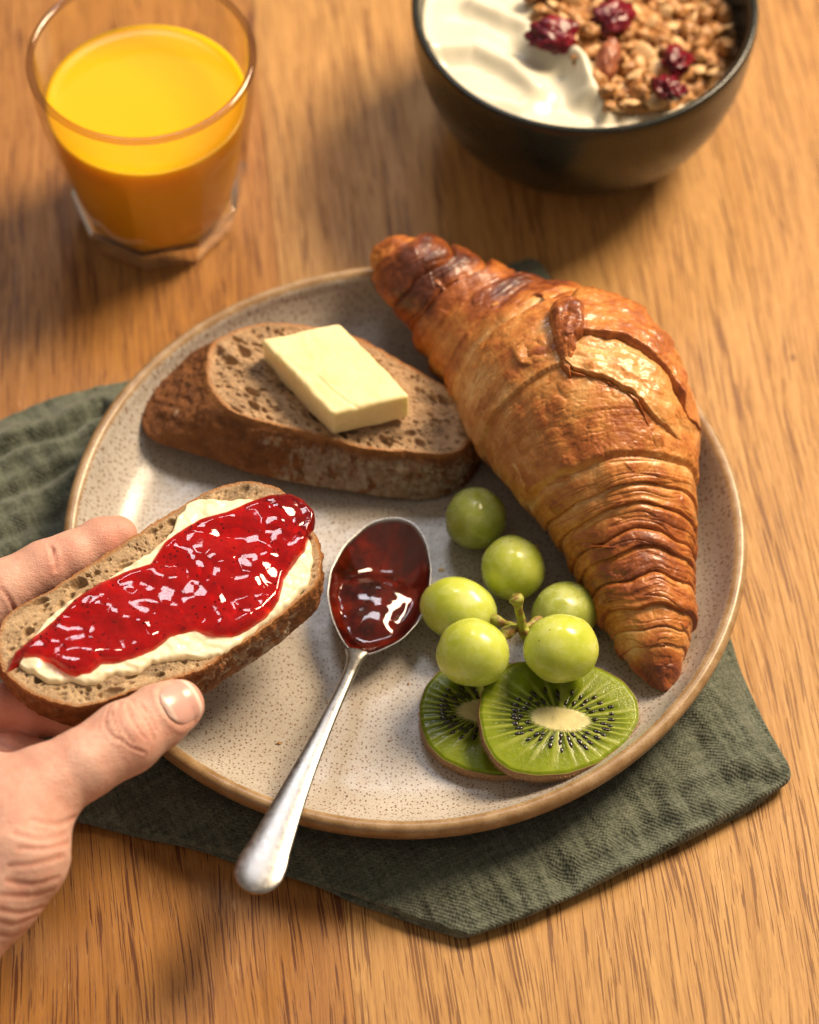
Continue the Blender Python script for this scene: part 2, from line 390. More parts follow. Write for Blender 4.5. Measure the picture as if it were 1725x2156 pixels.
m, nt, b = new_mat('bowl_glaze'); M_bowl = m; v = cmv(nt)
setp(nt, b, base=mixc(nt, rf(nt, noise(nt, v, 0.5, 4), 0.3, 0.7), (0.010, 0.011, 0.008), (0.017, 0.017, 0.012)), rough=rf(nt, noise(nt, v, 1.5, 4), 0.3, 0.7, 0.20, 0.30), spec=0.45,
     normal=bump(nt, noise(nt, v, 1.2, 3), 0.1, 0.05))
m, nt, b = new_mat('yogurt'); M_yog = m; setp(nt, b, base=(0.74, 0.70, 0.56), rough=0.28, sss=0.3, ssr=(1, 0.9, 0.7), ssc=0.005)
m, nt, b = new_mat('granola'); M_gran = m; v = cmv(nt)
c = mixc(nt, rf(nt, noise(nt, v, 2.5, 3), 0.35, 0.65), (0.50, 0.245, 0.075), (0.26, 0.095, 0.025))
setp(nt, b, base=mixc(nt, rf(nt, noise(nt, v, 7, 3), 0.5, 0.7, 0, 0.6), c, (0.72, 0.50, 0.25)), rough=0.45, normal=bump(nt, noise(nt, v, 7, 3), 0.5, 0.06))
m, nt, b = new_mat('oat_flake'); M_oat = m; v = cmv(nt)
setp(nt, b, base=mixc(nt, rf(nt, noise(nt, v, 3, 3), 0.3, 0.7), (0.74, 0.52, 0.28), (0.58, 0.34, 0.14)), rough=0.5, normal=bump(nt, noise(nt, v, 7, 3), 0.4, 0.05))
m, nt, b = new_mat('dried_cranberry'); M_cran = m; v = cmv(nt)
setp(nt, b, base=mixc(nt, rf(nt, noise(nt, v, 2, 3), 0.35, 0.65), (0.08, 0.002, 0.010), (0.20, 0.006, 0.017)), rough=0.22, sss=0.3, ssr=(1, .1, .1), ssc=0.003, normal=bump(nt, noise(nt, v, 4, 4), 0.6, 0.1))
m, nt, b = new_mat('pecan'); M_pecan = m; v = cmv(nt)
setp(nt, b, base=mixc(nt, rf(nt, noise(nt, v, 3, 4), 0.35, 0.65), (0.20, 0.05, 0.025), (0.36, 0.12, 0.05)), rough=0.4, normal=bump(nt, noise(nt, v, 5, 4), 0.5, 0.08))

m, nt, b = new_mat('orange_juice'); M_juice = m
setp(nt, b, base=(0.97, 0.47, 0.004), rough=0.18, spec=0.25, sss=0.55, ssr=(1.0, 0.6, 0.06), ssc=0.014)
m, nt, b = new_mat('thin_glass'); M_gwall = m
lw = nd(nt, 'LayerWeight', None, Blend=0.5)
fc = lw.outputs['Facing']
tr = nd(nt, 'BsdfTransparent', None, Color=mixc(nt, rf(nt, fc, 0.45, 0.95), (0.985, 0.98, 0.97), (0.78, 0.71, 0.62)))  # grazing tint stands in for the dark refracted edge
gl = nd(nt, 'BsdfGlossy', None, Color=(1, 1, 1, 1), Roughness=0.03)
sch = mth(nt, 'ADD', mth(nt, 'MULTIPLY', mth(nt, 'POWER', fc, 5.0), 0.55), 0.04)
mx = nd(nt, 'MixShader', None, _0=sch, _1=tr.outputs[0], _2=gl.outputs[0])
nt.links.new(mx.outputs[0], nt.nodes['Material Output'].inputs[0])
M_grim = M_gwall.copy(); M_grim.name = 'glass_rim'
for n_ in M_grim.node_tree.nodes:
    if n_.type == 'MIX': n_.inputs[6].default_value = (0.80, 0.74, 0.66, 1); n_.inputs[7].default_value = (0.16, 0.11, 0.07, 1)  # stronger rim tint: the dark refraction line put into the colour
m, nt, b = new_mat('thick_glass'); M_gbase = m
setp(nt, b, base=(0.98, 0.97, 0.94), rough=0.02, trans=1.0, ior=1.5)

m, nt, b = new_mat('skin'); M_skin = m; v = cmv(nt); red = attr(nt, 'red')[2]
c = mixc(nt, rf(nt, noise(nt, v, 0.7, 4, 0.55), 0.3, 0.7), (0.74, 0.49, 0.40), (0.67, 0.41, 0.325))
c = mixc(nt, red, c, (0.50, 0.135, 0.085))
c = mixc(nt, rf(nt, noise(nt, v, 7, 4, 0.6), 0.45, 0.75, 0, 0.22), c, (0.46, 0.18, 0.11))
vs = voro(nt, nd(nt, 'Mapping', None, Vector=v, Scale=(1, 1, 1)).outputs[0], 11.0, 'DISTANCE_TO_EDGE')
hs = mth(nt, 'ADD', mth(nt, 'MULTIPLY', mth(nt, 'MINIMUM', vs.outputs[0], 0.2), 2.0), mth(nt, 'MULTIPLY', noise(nt, nd(nt, 'Mapping', None, Vector=v, Scale=(0.6, 1.4, 1)).outputs[0], 9, 4, 0.6), 1.6))
c = mixc(nt, rf(nt, noise(nt, v, 1.6, 4, 0.6), 0.45, 0.70, 0, 0.35), c, (0.62, 0.22, 0.16))
setp(nt, b, base=c, rough=0.46, spec=0.4, sss=0.22, ssr=(1.0, 0.35, 0.18), ssc=0.006, normal=bump(nt, hs, 0.45, 0.03))
m, nt, b = new_mat('finger_nail'); M_nail = m; v = cmv(nt)
setp(nt, b, base=mixc(nt, attr(nt, 'red')[2], (0.66, 0.38, 0.33), (0.78, 0.64, 0.56)), rough=0.30, spec=0.45, coat=0.15, coatr=0.2, sss=0.2, ssr=(1, .4, .3), ssc=0.003)
# ------------------------------------------------------------------ table top
GR = math.radians(6.0)                                  # the grain runs slightly off the view direction
tabletop = link('table_top', None, None, (0, 0, 0)); tag(tabletop, 'honey coloured oiled oak table top of edge glued planks with dark pores', None, None, 'structure')
W = 17.4; x0 = at(745, 2120, 0)
for k, (mm, lo, hi) in enumerate([(M_oak2, -3, -2), (M_oak3, -2, -1), (M_oak1, -1, 0), (M_oak2, 0, 1), (M_oak3, 1, 2), (M_oak1, 2, 3)]):
    bm = bmesh.new()
    bmesh.ops.create_cube(bm, size=1.0)
    ww = W - 0.012
    for v_ in bm.verts: v_.co = Vector((v_.co.x * ww * U, v_.co.y * 150 * U, v_.co.z * 2.6 * U))
    bmesh.ops.bevel(bm, geom=[e for e in bm.edges], offset=0.015 * U, segments=2, affect='EDGES')
    me = bpy.data.meshes.new('plank'); bm.to_mesh(me); bm.free(); me.materials.append(mm)
    o = link('plank', me, tabletop)
    d = np.array([math.cos(GR), math.sin(GR)]); s = (lo + 0.5) * W
    base = np.array([x0[0], x0[1]]) + d * s + np.array([-math.sin(GR), math.cos(GR)]) * 30
    o.location = Vector((base[0] * U, base[1] * U, (-1.3 - (0.004 if k % 2 else 0)) * U)); o.rotation_euler = (0, 0, GR)
tabletop_z = 0.0

# ------------------------------------------------------------------ napkin
FLOOR = 1.0                                             # top of the plate's well
nap_px = [(990, 1972), (1120, 1928), (1300, 1842), (1480, 1752), (1600, 1686), (1668, 1640), (1600, 1500), (1545, 1372), (1450, 1120), (1330, 860), (1190, 640),
          (1135, 548), (1085, 545), (900, 640), (600, 730), (240, 808), (90, 845), (0, 880), (-120, 960), (-190, 1150), (-160, 1400), (-60, 1600), (80, 1690), (165, 1722), (300, 1752), (470, 1795), (700, 1868), (860, 1930)]
def napkin_mesh(pxs, zlo, th, seed, inset=0.0):
    P = atn(pxs, 0.45); c = np.array([0.0, -0.5]); n = 1500
    r = radial(P, c, n, 2, 500) - inset; th_ = np.arange(n) * 2 * np.pi / n
    R = 190
    prof = []                                            # (inward distance, height factor)
    for a in np.linspace(-np.pi / 2, np.pi / 2, 14): prof.append((0.42 * th * (1 - math.cos(a)), 0.5 + 0.5 * math.sin(a)))
    V = []
    edge = [(p[0], p[1]) for p in prof]
    for inn, hf in edge:
        rr = r - inn; V.append(np.stack([c[0] + rr * np.cos(th_), c[1] + rr * np.sin(th_), zlo + th * hf * np.ones(n)], 1))
    r_in = r - edge[-1][0]
    for s in np.linspace(1, 0.02, R)[1:] ** 1.0:
        rr = r_in * s; V.append(np.stack([c[0] + rr * np.cos(th_), c[1] + rr * np.sin(th_), zlo + th * np.ones(n)], 1))
    V = np.concatenate(V); nu = len(edge) + R - 1
    ring = np.repeat(np.arange(nu), n)
    rad = np.hypot(V[:, 0], V[:, 1])
    rr2 = np.hypot(V[:, 0] - c[0], V[:, 1] - c[1]); edge_d = np.tile(r, nu) - rr2
    out = sstep(9.6, 11.3, rad)
    hfv = np.concatenate([np.full(n, e[1]) for e in edge] + [np.ones(n)] * (R - 1))
    ca, sa = math.cos(math.radians(-24)), math.sin(math.radians(-24))
    Pr = np.stack([V[:, 0] * ca - V[:, 1] * sa, V[:, 0] * sa + V[:, 1] * ca, V[:, 2] * 0], 1)
    w = 0.42 * fbm(Pr * np.array([0.55, 0.22, 1]), 1.0, 3, seed) + 0.13 * fbm(Pr * np.array([1.6, 0.8, 1]), 1.0, 3, seed + 5) + 0.035 * fbm(Pr, 3.0, 2, seed + 9)
    puff = 0.30 * out * sstep(0, 1.6, edge_d) * (1 - 0.65 * sstep(2.2, 5.5, edge_d))
    V[:, 2] += hfv * (out * (w + puff) - (1 - out) * 0.02)
    for ln, dp, wd_ in (([(-60, 985), (60, 935), (140, 915), (215, 870)], 0.30, 0.22), ([(-60, 1075), (60, 1030), (150, 990)], 0.22, 0.20), ([(-40, 1150), (60, 1120), (130, 1075)], 0.16, 0.25), ([(1440, 1690), (1540, 1650), (1640, 1645)], 0.12, 0.24), ([(1560, 1400), (1585, 1500), (1610, 1590)], 0.08, 0.3), ([(1180, 1860), (1330, 1780), (1480, 1720)], 0.10, 0.25)):
        Lw = atn(ln, 0.6); dl = polydist(V * np.array([1, 1, 0]), Lw * np.array([1, 1, 0])); V[:, 2] += hfv * out * (-dp * np.exp(-(dl / wd_) ** 2) + 0.7 * dp * np.exp(-((dl - 2.4 * wd_) / (1.3 * wd_)) ** 2))
    wob = 0.10 * perlin(np.stack([np.cos(np.tile(th_, nu)) * 5, np.sin(np.tile(th_, nu)) * 5, V[:, 2] * 1.0 + seed], 1), 1.0)
    V[:, 0] += wob * np.cos(np.tile(th_, nu)); V[:, 1] += wob * np.sin(np.tile(th_, nu))
    V[:, 2] = np.maximum(V[:, 2], 0.012 + zlo * 0.98)
    V[:, 2] = np.where(rad < 9.6, np.minimum(V[:, 2], 0.585), V[:, 2])
    cen = np.array([[c[0], c[1], 0.55]]); V = np.vstack([V, cen])
    last = (nu - 1) * n; T = np.stack([last + np.arange(n), last + (np.arange(n) + 1) % n, np.full(n, len(V) - 1)], 1)
    return V, grid(nu, n, False, True), T
nap = thing('napkin', 'dark green folded linen napkin lying rumpled under the speckled plate', 'napkin', (0, -0.5, 0))
low_px = [(p[0] - 14, p[1] + 4) if p[0] < 1400 else p for p in nap_px]
low_px = [p if p not in ((1668, 1640), (1600, 1686)) else ((1632, 1672) if p[0] > 1650 else (1585, 1704)) for p in low_px]
V, Q, T = napkin_mesh(low_px, 0.02, 0.30, 3.0, 0.10)
link('lower_fold', make_mesh('lower_fold', V, Q, M_linen, T, org=(0, -0.5, 0), flip=True), nap)
V, Q, T = napkin_mesh(nap_px, 0.30, 0.30, 8.0)
link('upper_fold', make_mesh('upper_fold', V, Q, M_linen, T, org=(0, -0.5, 0), flip=True), nap)

# ------------------------------------------------------------------ plate
pr = smooth_prof([(0.02, 1.0), (3, 1.0), (6.5, 1.0), (8.9, 1.03), (9.9, 1.30), (10.55, 1.85), (10.93, 2.45), (11.06, 2.80), (11.22, 2.97), (11.42, 2.98), (11.56, 2.80), (11.52, 2.45),
                  (11.2, 1.85), (10.4, 1.15), (9.2, 0.80), (8.2, 0.72), (8.0, 0.605), (7.6, 0.60), (7.3, 0.72), (3, 0.72), (0.02, 0.72)], 190)
n = 512
def wobf(th, r, z): return 1 + 0.0035 * np.sin(2 * th + 0.6) + 0.0018 * np.sin(5 * th + 2)
V, Q = lathe(pr, n, (0, 0, 0), wobf)
kk = np.repeat(np.arange(len(pr)), n); rr = pr[kk][:, 0]; zz = pr[kk][:, 1]
irim = int(np.argmax(pr[:, 1]))
rimv = np.where(kk < irim, sstep(10.88, 11.22, rr) * 0.75, 0.9)
plate = tag(link('plate', make_mesh('plate', V, Q, M_plate, attrs=dict(rim=rimv), org=(0, 0, 0.6)), None, (0, 0, 0.6)),
            'round speckled cream stoneware plate with brown rim holding the breakfast', 'plate')

# ------------------------------------------------------------------ juice glass
gb = at(335, 450, 0); gt = at(311, 138, 8.7); gc = (gb[0], gb[1], 0)
Rt = 243 / F * np.dot(at(311, 124, 8.7) - CAM, FWD); Rb = 158 / F * np.dot(gb - CAM, FWD)
NF = 9
def facf(th, r, z):
    w = (1 - sstep(5.2, 6.6, z)) * 1.0
    a = 2 * math.pi / NF; t = (th + 0.30) % a - a / 2
    p = math.cos(a / 2) / np.cos(t) / math.cos(a / 4)
    return 1 - w + w * p
def rout(z): return Rb + (Rt - Rb) * (z / 8.7) ** 0.92 + 0.18 * math.sin(math.pi * z / 8.7)
glass = thing('juice_glass', 'faceted clear drinking glass of orange juice at the upper left of the table', 'glass', gc)
zsp = 1.35
wall = [(rout(z), z) for z in np.linspace(zsp, 8.5, 46)] + [(Rt - 0.02, 8.62), (Rt - 0.09, 8.70), (Rt - 0.17, 8.70), (Rt - 0.23, 8.62)]
V, Q = lathe(wall, 360, gc, facf)
inner = [(rout(z) - 0.24 - 0.10 * (1 - z / 8.7), z) for z in np.linspace(8.5, zsp, 40)]
V2, Q2 = lathe(inner, 360, gc)
V = np.vstack([V, V2]); Q = grid(len(wall) + len(inner), 360, False, True)
link('glass_wall', make_mesh('glass_wall', V, Q, M_gwall, org=gc), glass)
rimp = [(Rt - 0.125 + 0.135 * math.cos(a), 8.58 + 0.135 * math.sin(a)) for a in np.linspace(0, 2 * math.pi, 17)]
V, Q = lathe(rimp, 240, gc)
link('rim', make_mesh('rim', V, Q, M_grim, org=gc), glass)
ri = rout(zsp) - 0.34
base_p = [(0.02, 0.12), (Rb * 0.78, 0.06), (Rb * 0.90, 0.0), (Rb * 0.985, 0.04), (Rb * 1.0, 0.14)] + [(rout(z), z) for z in np.linspace(0.3, zsp - 0.004, 9)] + [(ri - 0.02, zsp - 0.004), (ri * 0.88, 1.08), (0.02, 1.02)]
V, Q = lathe(base_p, 360, gc, facf)
link('glass_base', make_mesh('glass_base', V, Q, M_gbase, org=gc, flip=False), glass)
zj = 6.35
rj = [(0.02, zj), (rout(zj) - 0.75, zj), (rout(zj) - 0.42, zj + 0.02), (rout(zj) - 0.275, zj + 0.07)] + [(rout(z) - 0.265 - 0.10 * (1 - z / 8.7), z) for z in np.linspace(zj, zsp + 0.02, 30)] + [(ri * 0.86, 1.12), (0.02, 1.08)]
V, Q = lathe(rj, 240, gc)
tag(link('orange_juice', make_mesh('orange_juice', V, Q, M_juice, org=gc, flip=True), None, gc), 'bright orange juice filling the clear glass most of the way', 'juice')

# ------------------------------------------------------------------ cereal bowl
zb = 6.9
bt = at(1232, 2, zb); bc = (bt[0], bt[1], 0)
RB = 366 / F * np.dot(bt - CAM, FWD)
pr = smooth_prof([(0.02, 0.55), (2.2, 0.6), (3.8, 1.3), (5.0, 2.8), (RB - 0.50, 5.2), (RB - 0.36, 6.6), (RB - 0.24, zb - 0.04), (RB - 0.12, zb), (RB - 0.01, zb - 0.10),
                  (RB - 0.02, 6.2), (RB - 0.26, 4.3), (RB - 1.0, 2.3), (RB - 2.3, 0.75), (RB - 3.1, 0.25), (RB - 3.25, 0.0), (RB - 3.5, 0.0), (RB - 3.7, 0.2), (0.02, 0.2)], 130)
V, Q = lathe(pr, 300, bc)
tag(link('cereal_bowl', make_mesh('cereal_bowl', V, Q, M_bowl, org=bc), None, bc), 'glossy black green ceramic bowl with yogurt and granola at the upper right', 'bowl')
# yogurt
n = 420; R = 190; th_ = np.arange(n) * 2 * np.pi / n
zy = 5.75; ry = RB - 0.45
V = []
for s in np.linspace(0.01, 1, R): V.append(np.stack([bc[0] + ry * s * np.cos(th_), bc[1] + ry * s * np.sin(th_), np.full(n, zy)], 1))
V = np.concatenate(V); rl = np.hypot(V[:, 0] - bc[0], V[:, 1] - bc[1]) / ry
def ridge(line, zz, w, h, V, side=0.5):
    L = atn(line, zz); d = polydist(V * np.array([1, 1, 0]), L * np.array([1, 1, 0]))
    return h * np.exp(-(d / w) ** 2)
V[:, 2] += ridge([(1235, 215), (1222, 160), (1170, 118), (1120, 105)], zy, 0.50, 0.60, V) + ridge([(1275, 238), (1240, 190), (1215, 140)], zy, 0.34, 0.45, V)
V[:, 2] += ridge([(900, 118), (1000, 112), (1080, 150), (1130, 200)], zy, 0.45, 0.42, V) + ridge([(930, 190), (1020, 200), (1100, 228)], zy, 0.55, 0.14, V)
V[:, 2] += ridge([(1000, 20), (1060, 45), (1110, 70)], zy, 0.45, 0.40, V) 
V[:, 2] += 0.14 * fbm(V, 0.45, 3, 4) + 0.10 * sstep(0.93, 1.0, rl)
def slump(x): return 0.15 - 1.25 * sstep(-1.0, 5.5, x - bc[0])
V[:, 2] += slump(V[:, 0])
V = np.vstack([V, [[bc[0], bc[1], V[:n, 2].mean()]]])
T = np.stack([np.arange(n), (np.arange(n) + 1) % n, np.full(n, len(V) - 1)], 1)[:, ::-1]
tag(link('yogurt', make_mesh('yogurt', V, grid(R, n, False, True), M_yog, T, org=bc), None, bc), 'thick white yogurt swirled across the left side of the black bowl', 'yogurt')

def lump(name, sx, sy, sz, amp, fs, seed, m, sub=3, wr=0.0):
    bm = bmesh.new(); bmesh.ops.create_icosphere(bm, subdivisions=sub, radius=1.0)
    P = np.array([v_.co[:] for v_ in bm.verts]); N = P.copy()
    d = amp * fbm(P, fs, 3, seed) - wr * np.abs(perlin(P * np.array([1, 1, 2.2]), fs * 1.5, seed + 3))
    P = P * (1 + d[:, None]) * np.array([sx, sy, sz])
    for v_, p in zip(bm.verts, P): v_.co = p * U
    me = bpy.data.meshes.new(name); bm.to_mesh(me); bm.free(); me.materials.append(m)
    me.polygons.foreach_set('use_smooth', np.full(len(me.polygons), True)); return me
clust = [lump('granola_cluster', *(np.array([0.42, 0.34, 0.26]) * random.uniform(0.8, 1.15)), 0.75, 2.2, 3.1 * i, M_gran, 3, 0.35) for i in range(6)]
flake = [lump('oat_flake', 0.40, 0.30, 0.085, 0.45, 1.6, 2.3 * i + 1, M_oat, 2) for i in range(4)]
reg = [(1115, -15), (1122, 60), (1190, 105), (1235, 150), (1255, 195), (1268, 236), (1330, 232), (1420, 205), (1510, 150), (1562, 80), (1578, 10), (1560, -90), (1100, -90)]
def inpoly(x, y, P):
    c = False; j = len(P) - 1
    for i in range(len(P)):
        if (P[i][1] > y) != (P[j][1] > y) and x < (P[j][0] - P[i][0]) * (y - P[i][1]) / (P[j][1] - P[i][1]) + P[i][0]: c = not c
        j = i
    return c
rr_ = random.Random(5); placed = []; made = 0; tries = 0
berries = [(1165, 74, 0.95, 0.74), (1292, 34, 0.98, 0.74), (1426, 124, 0.80, 0.62), (1408, 184, 0.84, 0.66)]
while made < 200 and tries < 9000:
    tries += 1
    px, py = rr_.uniform(1100, 1590), rr_.uniform(-90, 245)
    if not inpoly(px, py, reg): continue
    p = at(px, py, 5.8); z = 6.0 + slump(p[0]) + rr_.uniform(-0.1, 0.5)
    p = at(px, py, z)
    if math.hypot(p[0] - bc[0], p[1] - bc[1]) > RB - 0.86: continue
    if any((p[0] - q[0]) ** 2 + (p[1] - q[1]) ** 2 + ((p[2] - q[2]) * 1.2) ** 2 < 0.34 ** 2 for q in placed): continue
    placed.append(p)
    fl = rr_.random() < 0.5
    o = link('oat_flake' if fl else 'granola_cluster', rr_.choice(flake if fl else clust), None, p)
    o.rotation_euler = (rr_.uniform(-0.9, 0.9), rr_.uniform(-0.9, 0.9), rr_.uniform(0, 6.28)); o.scale = [rr_.uniform(0.8, 1.25)] * 3
    if fl: tag(o, 'pale toasted oat flake lying in the granola on the yogurt', 'oat flake', 'oat flakes in the granola')
    else: tag(o, 'small golden brown lump of baked granola on the yogurt', 'granola', 'granola clusters in the bowl')
    made += 1
gp = [at(px, py, 5.85) for px, py in reg]                 # the dense bed the clusters lie on
c = np.mean(gp, axis=0); n = 260; r = radial(np.array(gp), c, n, 3) * 0.97; th_ = np.arange(n) * 2 * np.pi / n
V = np.concatenate([np.stack([c[0] + r * s * np.cos(th_), c[1] + r * s * np.sin(th_), 5.72 + 0.40 * (1 - s ** 6) + slump(c[0] + r * s * np.cos(th_))], 1) for s in np.linspace(0.01, 1, 90)])
dd = np.hypot(V[:, 0] - bc[0], V[:, 1] - bc[1]); k = np.minimum(1, (RB - 0.62) / dd); V[:, 0] = bc[0] + (V[:, 0] - bc[0]) * k; V[:, 1] = bc[1] + (V[:, 1] - bc[1]) * k
f1, rid, f2 = worley(V, 2.6, 1); V[:, 2] += 0.30 * (1 - f1) * (0.5 + rid) - 0.1
tag(link('granola_bed', make_mesh('granola_bed', V, grid(90, n, False, True), M_gran, org=c), None, c), 'dense bed of toasted granola crumbs under the clusters', 'granola', None, 'stuff')
bl = ['plump dried cranberry at the left edge of the granola, beside the yogurt', 'large dried cranberry at the back of the granola near the frame top',
      'dried cranberry on the right of the granola, above the lowest one', 'lowest dried cranberry, close to the bowl rim at front right']
for k, (px, py, a, b2) in enumerate(berries):
    o = link('dried_cranberry', lump('dried_cranberry', a, b2, 0.40, 0.55, 1.5, 5.0 + k, M_cran, 4, 0.42), None, at(px, py, 6.72 + slump(at(px, py, 6)[0])))
    o.rotation_euler = (0.3, 0.2 * k, 0.5 * k); tag(o, bl[k], 'cranberry', 'dried cranberries in the granola')
o = link('pecan', lump('pecan', 0.46, 0.95, 0.36, 0.22, 1.6, 9.0, M_pecan, 4, 0.30), None, at(1279, 128, 6.6)); o.rotation_euler = (0.35, 0.1, -0.22)
tag(o, 'reddish brown pecan half standing at the edge between yogurt and granola', 'nut')

# ------------------------------------------------------------------ slices (bread and kiwi) share one builder
def plane_of(P):
    A = np.c_[P[:, 0], P[:, 1], np.ones(len(P))]; k, *_ = np.linalg.lstsq(A, P[:, 2], rcond=None)
    return lambda x, y: k[0] * x + k[1] * y + k[2]
def slab(top, bot, n, R, S, bulge=0.1, sm=3, exp=1.0, rag=0.0):
    """top/bot: 3-D outlines. returns top-face verts (R*n), side verts (S*n), parameters"""
    c = top[:, :2].mean(0); zt = plane_of(top); zbn = plane_of(bot); th = np.arange(n) * 2 * np.pi / n
    rT = radial(top, c, n, sm); rB = radial(bot, c, n, sm)
    U_ = np.stack([rT * np.cos(th), rT * np.sin(th), 0 * th + exp], 1); rg = rag * fbm(U_, 2.2, 4, 3, 0.6); rT = rT + rg; rB = rB + rg * 0.5
    cs, sn = np.cos(th), np.sin(th); V = []; s_ = np.linspace(0.006, 1, R)
    for s in s_:
        x, y = c[0] + rT * s * cs, c[1] + rT * s * sn; V.append(np.stack([x, y, zt(x, y)], 1))
    side = []
    for t in np.linspace(0, 1, S):
        r = rT * (1 - t) + rB * t + bulge * math.sin(math.pi * min(1, t * 1.0)) ** 0.6
        x, y = c[0] + r * cs, c[1] + r * sn
        xa, ya = c[0] + rT * cs, c[1] + rT * sn; xb, yb = c[0] + rB * cs, c[1] + rB * sn
        side.append(np.stack([x, y, zt(xa, ya) * (1 - t) + zbn(xb, yb) * t], 1))
    bott = []
    for s in (0.9, 0.6, 0.3, 0.01):
        x, y = c[0] + rB * s * cs, c[1] + rB * s * sn; bott.append(np.stack([x, y, zbn(x, y)], 1))
    return np.concatenate(V), np.concatenate(side), np.concatenate(bott), c, th, rT, rB

def bread(nm, label, topx, zt, botx, zb_, seed, flour, crumb_col, grain_rot, big=1.0, cat='bread'):
    top = atn(topx, zt); bot = atn(botx, zb_)
    n, R, S = 1000, 130, 46
    Vt, Vs, Vb, c, th, rT, rB = slab(top, bot, n, R, S, 0.10, 4, seed, 0.10)
    s = np.repeat(np.linspace(0.006, 1, R), n); d_edge = np.tile(rT, R) * (1 - s)
    ca, sa = math.cos(grain_rot), math.sin(grain_rot)
    X = Vt[:, 0] * ca + Vt[:, 1] * sa; Y = -Vt[:, 0] * sa + Vt[:, 1] * ca
    Pn = np.stack([X * 0.62, Y, Vt[:, 0] * 0 + seed], 1); Pn = Pn + 0.25 * np.stack([perlin(Pn, 1.2, 1), perlin(Pn, 1.2, 2), 0 * X], 1)
    h = 0.06 * fbm(Pn, 1.0, 3, 2) + 0.10 * fbm(Pn, 3.5, 4, 3, 0.65)
    hole = 0
    for sc, thr, dep, prob in ((0.85, 0.46, 0.42 * big, 0.50), (1.8, 0.50, 0.34, 0.65), (3.8, 0.46, 0.16, 0.75), (7.0, 0.48, 0.09, 0.85)):
        f1, rid, f2 = worley(Pn, sc, seed + sc)
        r_i = thr * (0.45 + 0.55 * rid) * (rid < prob)
        q = np.clip(1 - (f1 / (r_i + 1e-6)) ** 2, 0, 1)
        hole = np.maximum(hole, dep * np.sqrt(q) * (0.5 + rid)) if np.ndim(hole) else dep * np.sqrt(q) * (0.5 + rid)
    inside = sstep(0.10, 0.28, d_edge)
    h = (h - hole) * inside + 0.03 * (1 - inside)
    Vt[:, 2] += h - 0.05 * sstep(0.1, 0.8, d_edge)
    f1, rid, f2 = worley(Pn, 2.0, seed + 4)
    nz = fbm(Pn, 1.6, 4, 8)[:, None]
    cc = np.array(crumb_col) * (1 + 0.60 * nz) ; cc = cc * np.where(rid > 0.93, 0.6, 1.0)[:, None]
    e = (1 - sstep(0.02, 0.20, d_edge + 0.06 * fbm(Pn, 3, 2, 6)))[:, None]
    cc = cc * (1 - e) + np.array([0.36, 0.15, 0.045]) * e
    org = (c[0], c[1], float(bot[:, 2].min()))
    t = thing(nm, label, cat, org)
    Vt = np.vstack([Vt, [[c[0], c[1], Vt[:n, 2].mean()]]])
    T = np.stack([np.arange(n), (np.arange(n) + 1) % n, np.full(n, len(Vt) - 1)], 1)[:, ::-1]
    cc = np.vstack([cc, cc[:1]])
    link('crumb', make_mesh('crumb', Vt, grid(R, n, False, True), M_crumb, T, cols=cc, org=org), t)
    tt = np.repeat(np.linspace(0, 1, S), n); thn = np.tile(th, S)
    out = np.stack([np.cos(thn), np.sin(thn), 0 * thn], 1)
    mid = np.sin(np.pi * tt) ** 0.5
    dsp = (0.22 * fbm(Vs, 0.9, 4, seed + 2) + 0.20 * fbm(Vs, 3.0, 5, seed + 5, 0.65)) * mid
    wr = np.abs(perlin(Vs, 2.2, seed + 7)); dsp -= 0.05 * (1 - sstep(0, 0.15, wr)) * mid
    Vs = Vs + out * dsp[:, None]; Vs[:, 2] += 0.03 * (1 - sstep(0, 0.05, tt))
    Vs[:n] = Vt[(R - 1) * n:R * n]
    fl = sstep(-0.05, 0.22, fbm(Vs, 1.8, 6, seed + 11, 0.7) * 1.3 + flour(thn, Vs) - 0.25) * sstep(0.08, 0.3, tt) * (0.55 + 0.45 * sstep(-0.2, 0.3, fbm(Vs, 3.5, 3, 5)))
    dk = sstep(-0.25, 0.25, fbm(Vs, 1.6, 5, seed + 20, 0.65))[:, None]
    cs_ = np.array([0.30, 0.115, 0.035]) * dk + np.array([0.19, 0.07, 0.025]) * (1 - dk)
    cs_ = cs_ * (1 - fl[:, None]) + np.array([0.52, 0.42, 0.31]) * fl[:, None]
    tp = (1 - sstep(0.0, 0.13, tt))[:, None]; cs_ = cs_ * (1 - tp) + np.array([0.40, 0.17, 0.05]) * tp
    Va = np.vstack([Vs, Vb]); ca_ = np.vstack([cs_, np.tile([[0.3, 0.14, 0.05]], (len(Vb), 1))])
    link('crust', make_mesh('crust', Va, grid(S + 4, n, False, True), M_crust, cols=ca_, org=org), t)
    return t, org, c, plane_of(top)

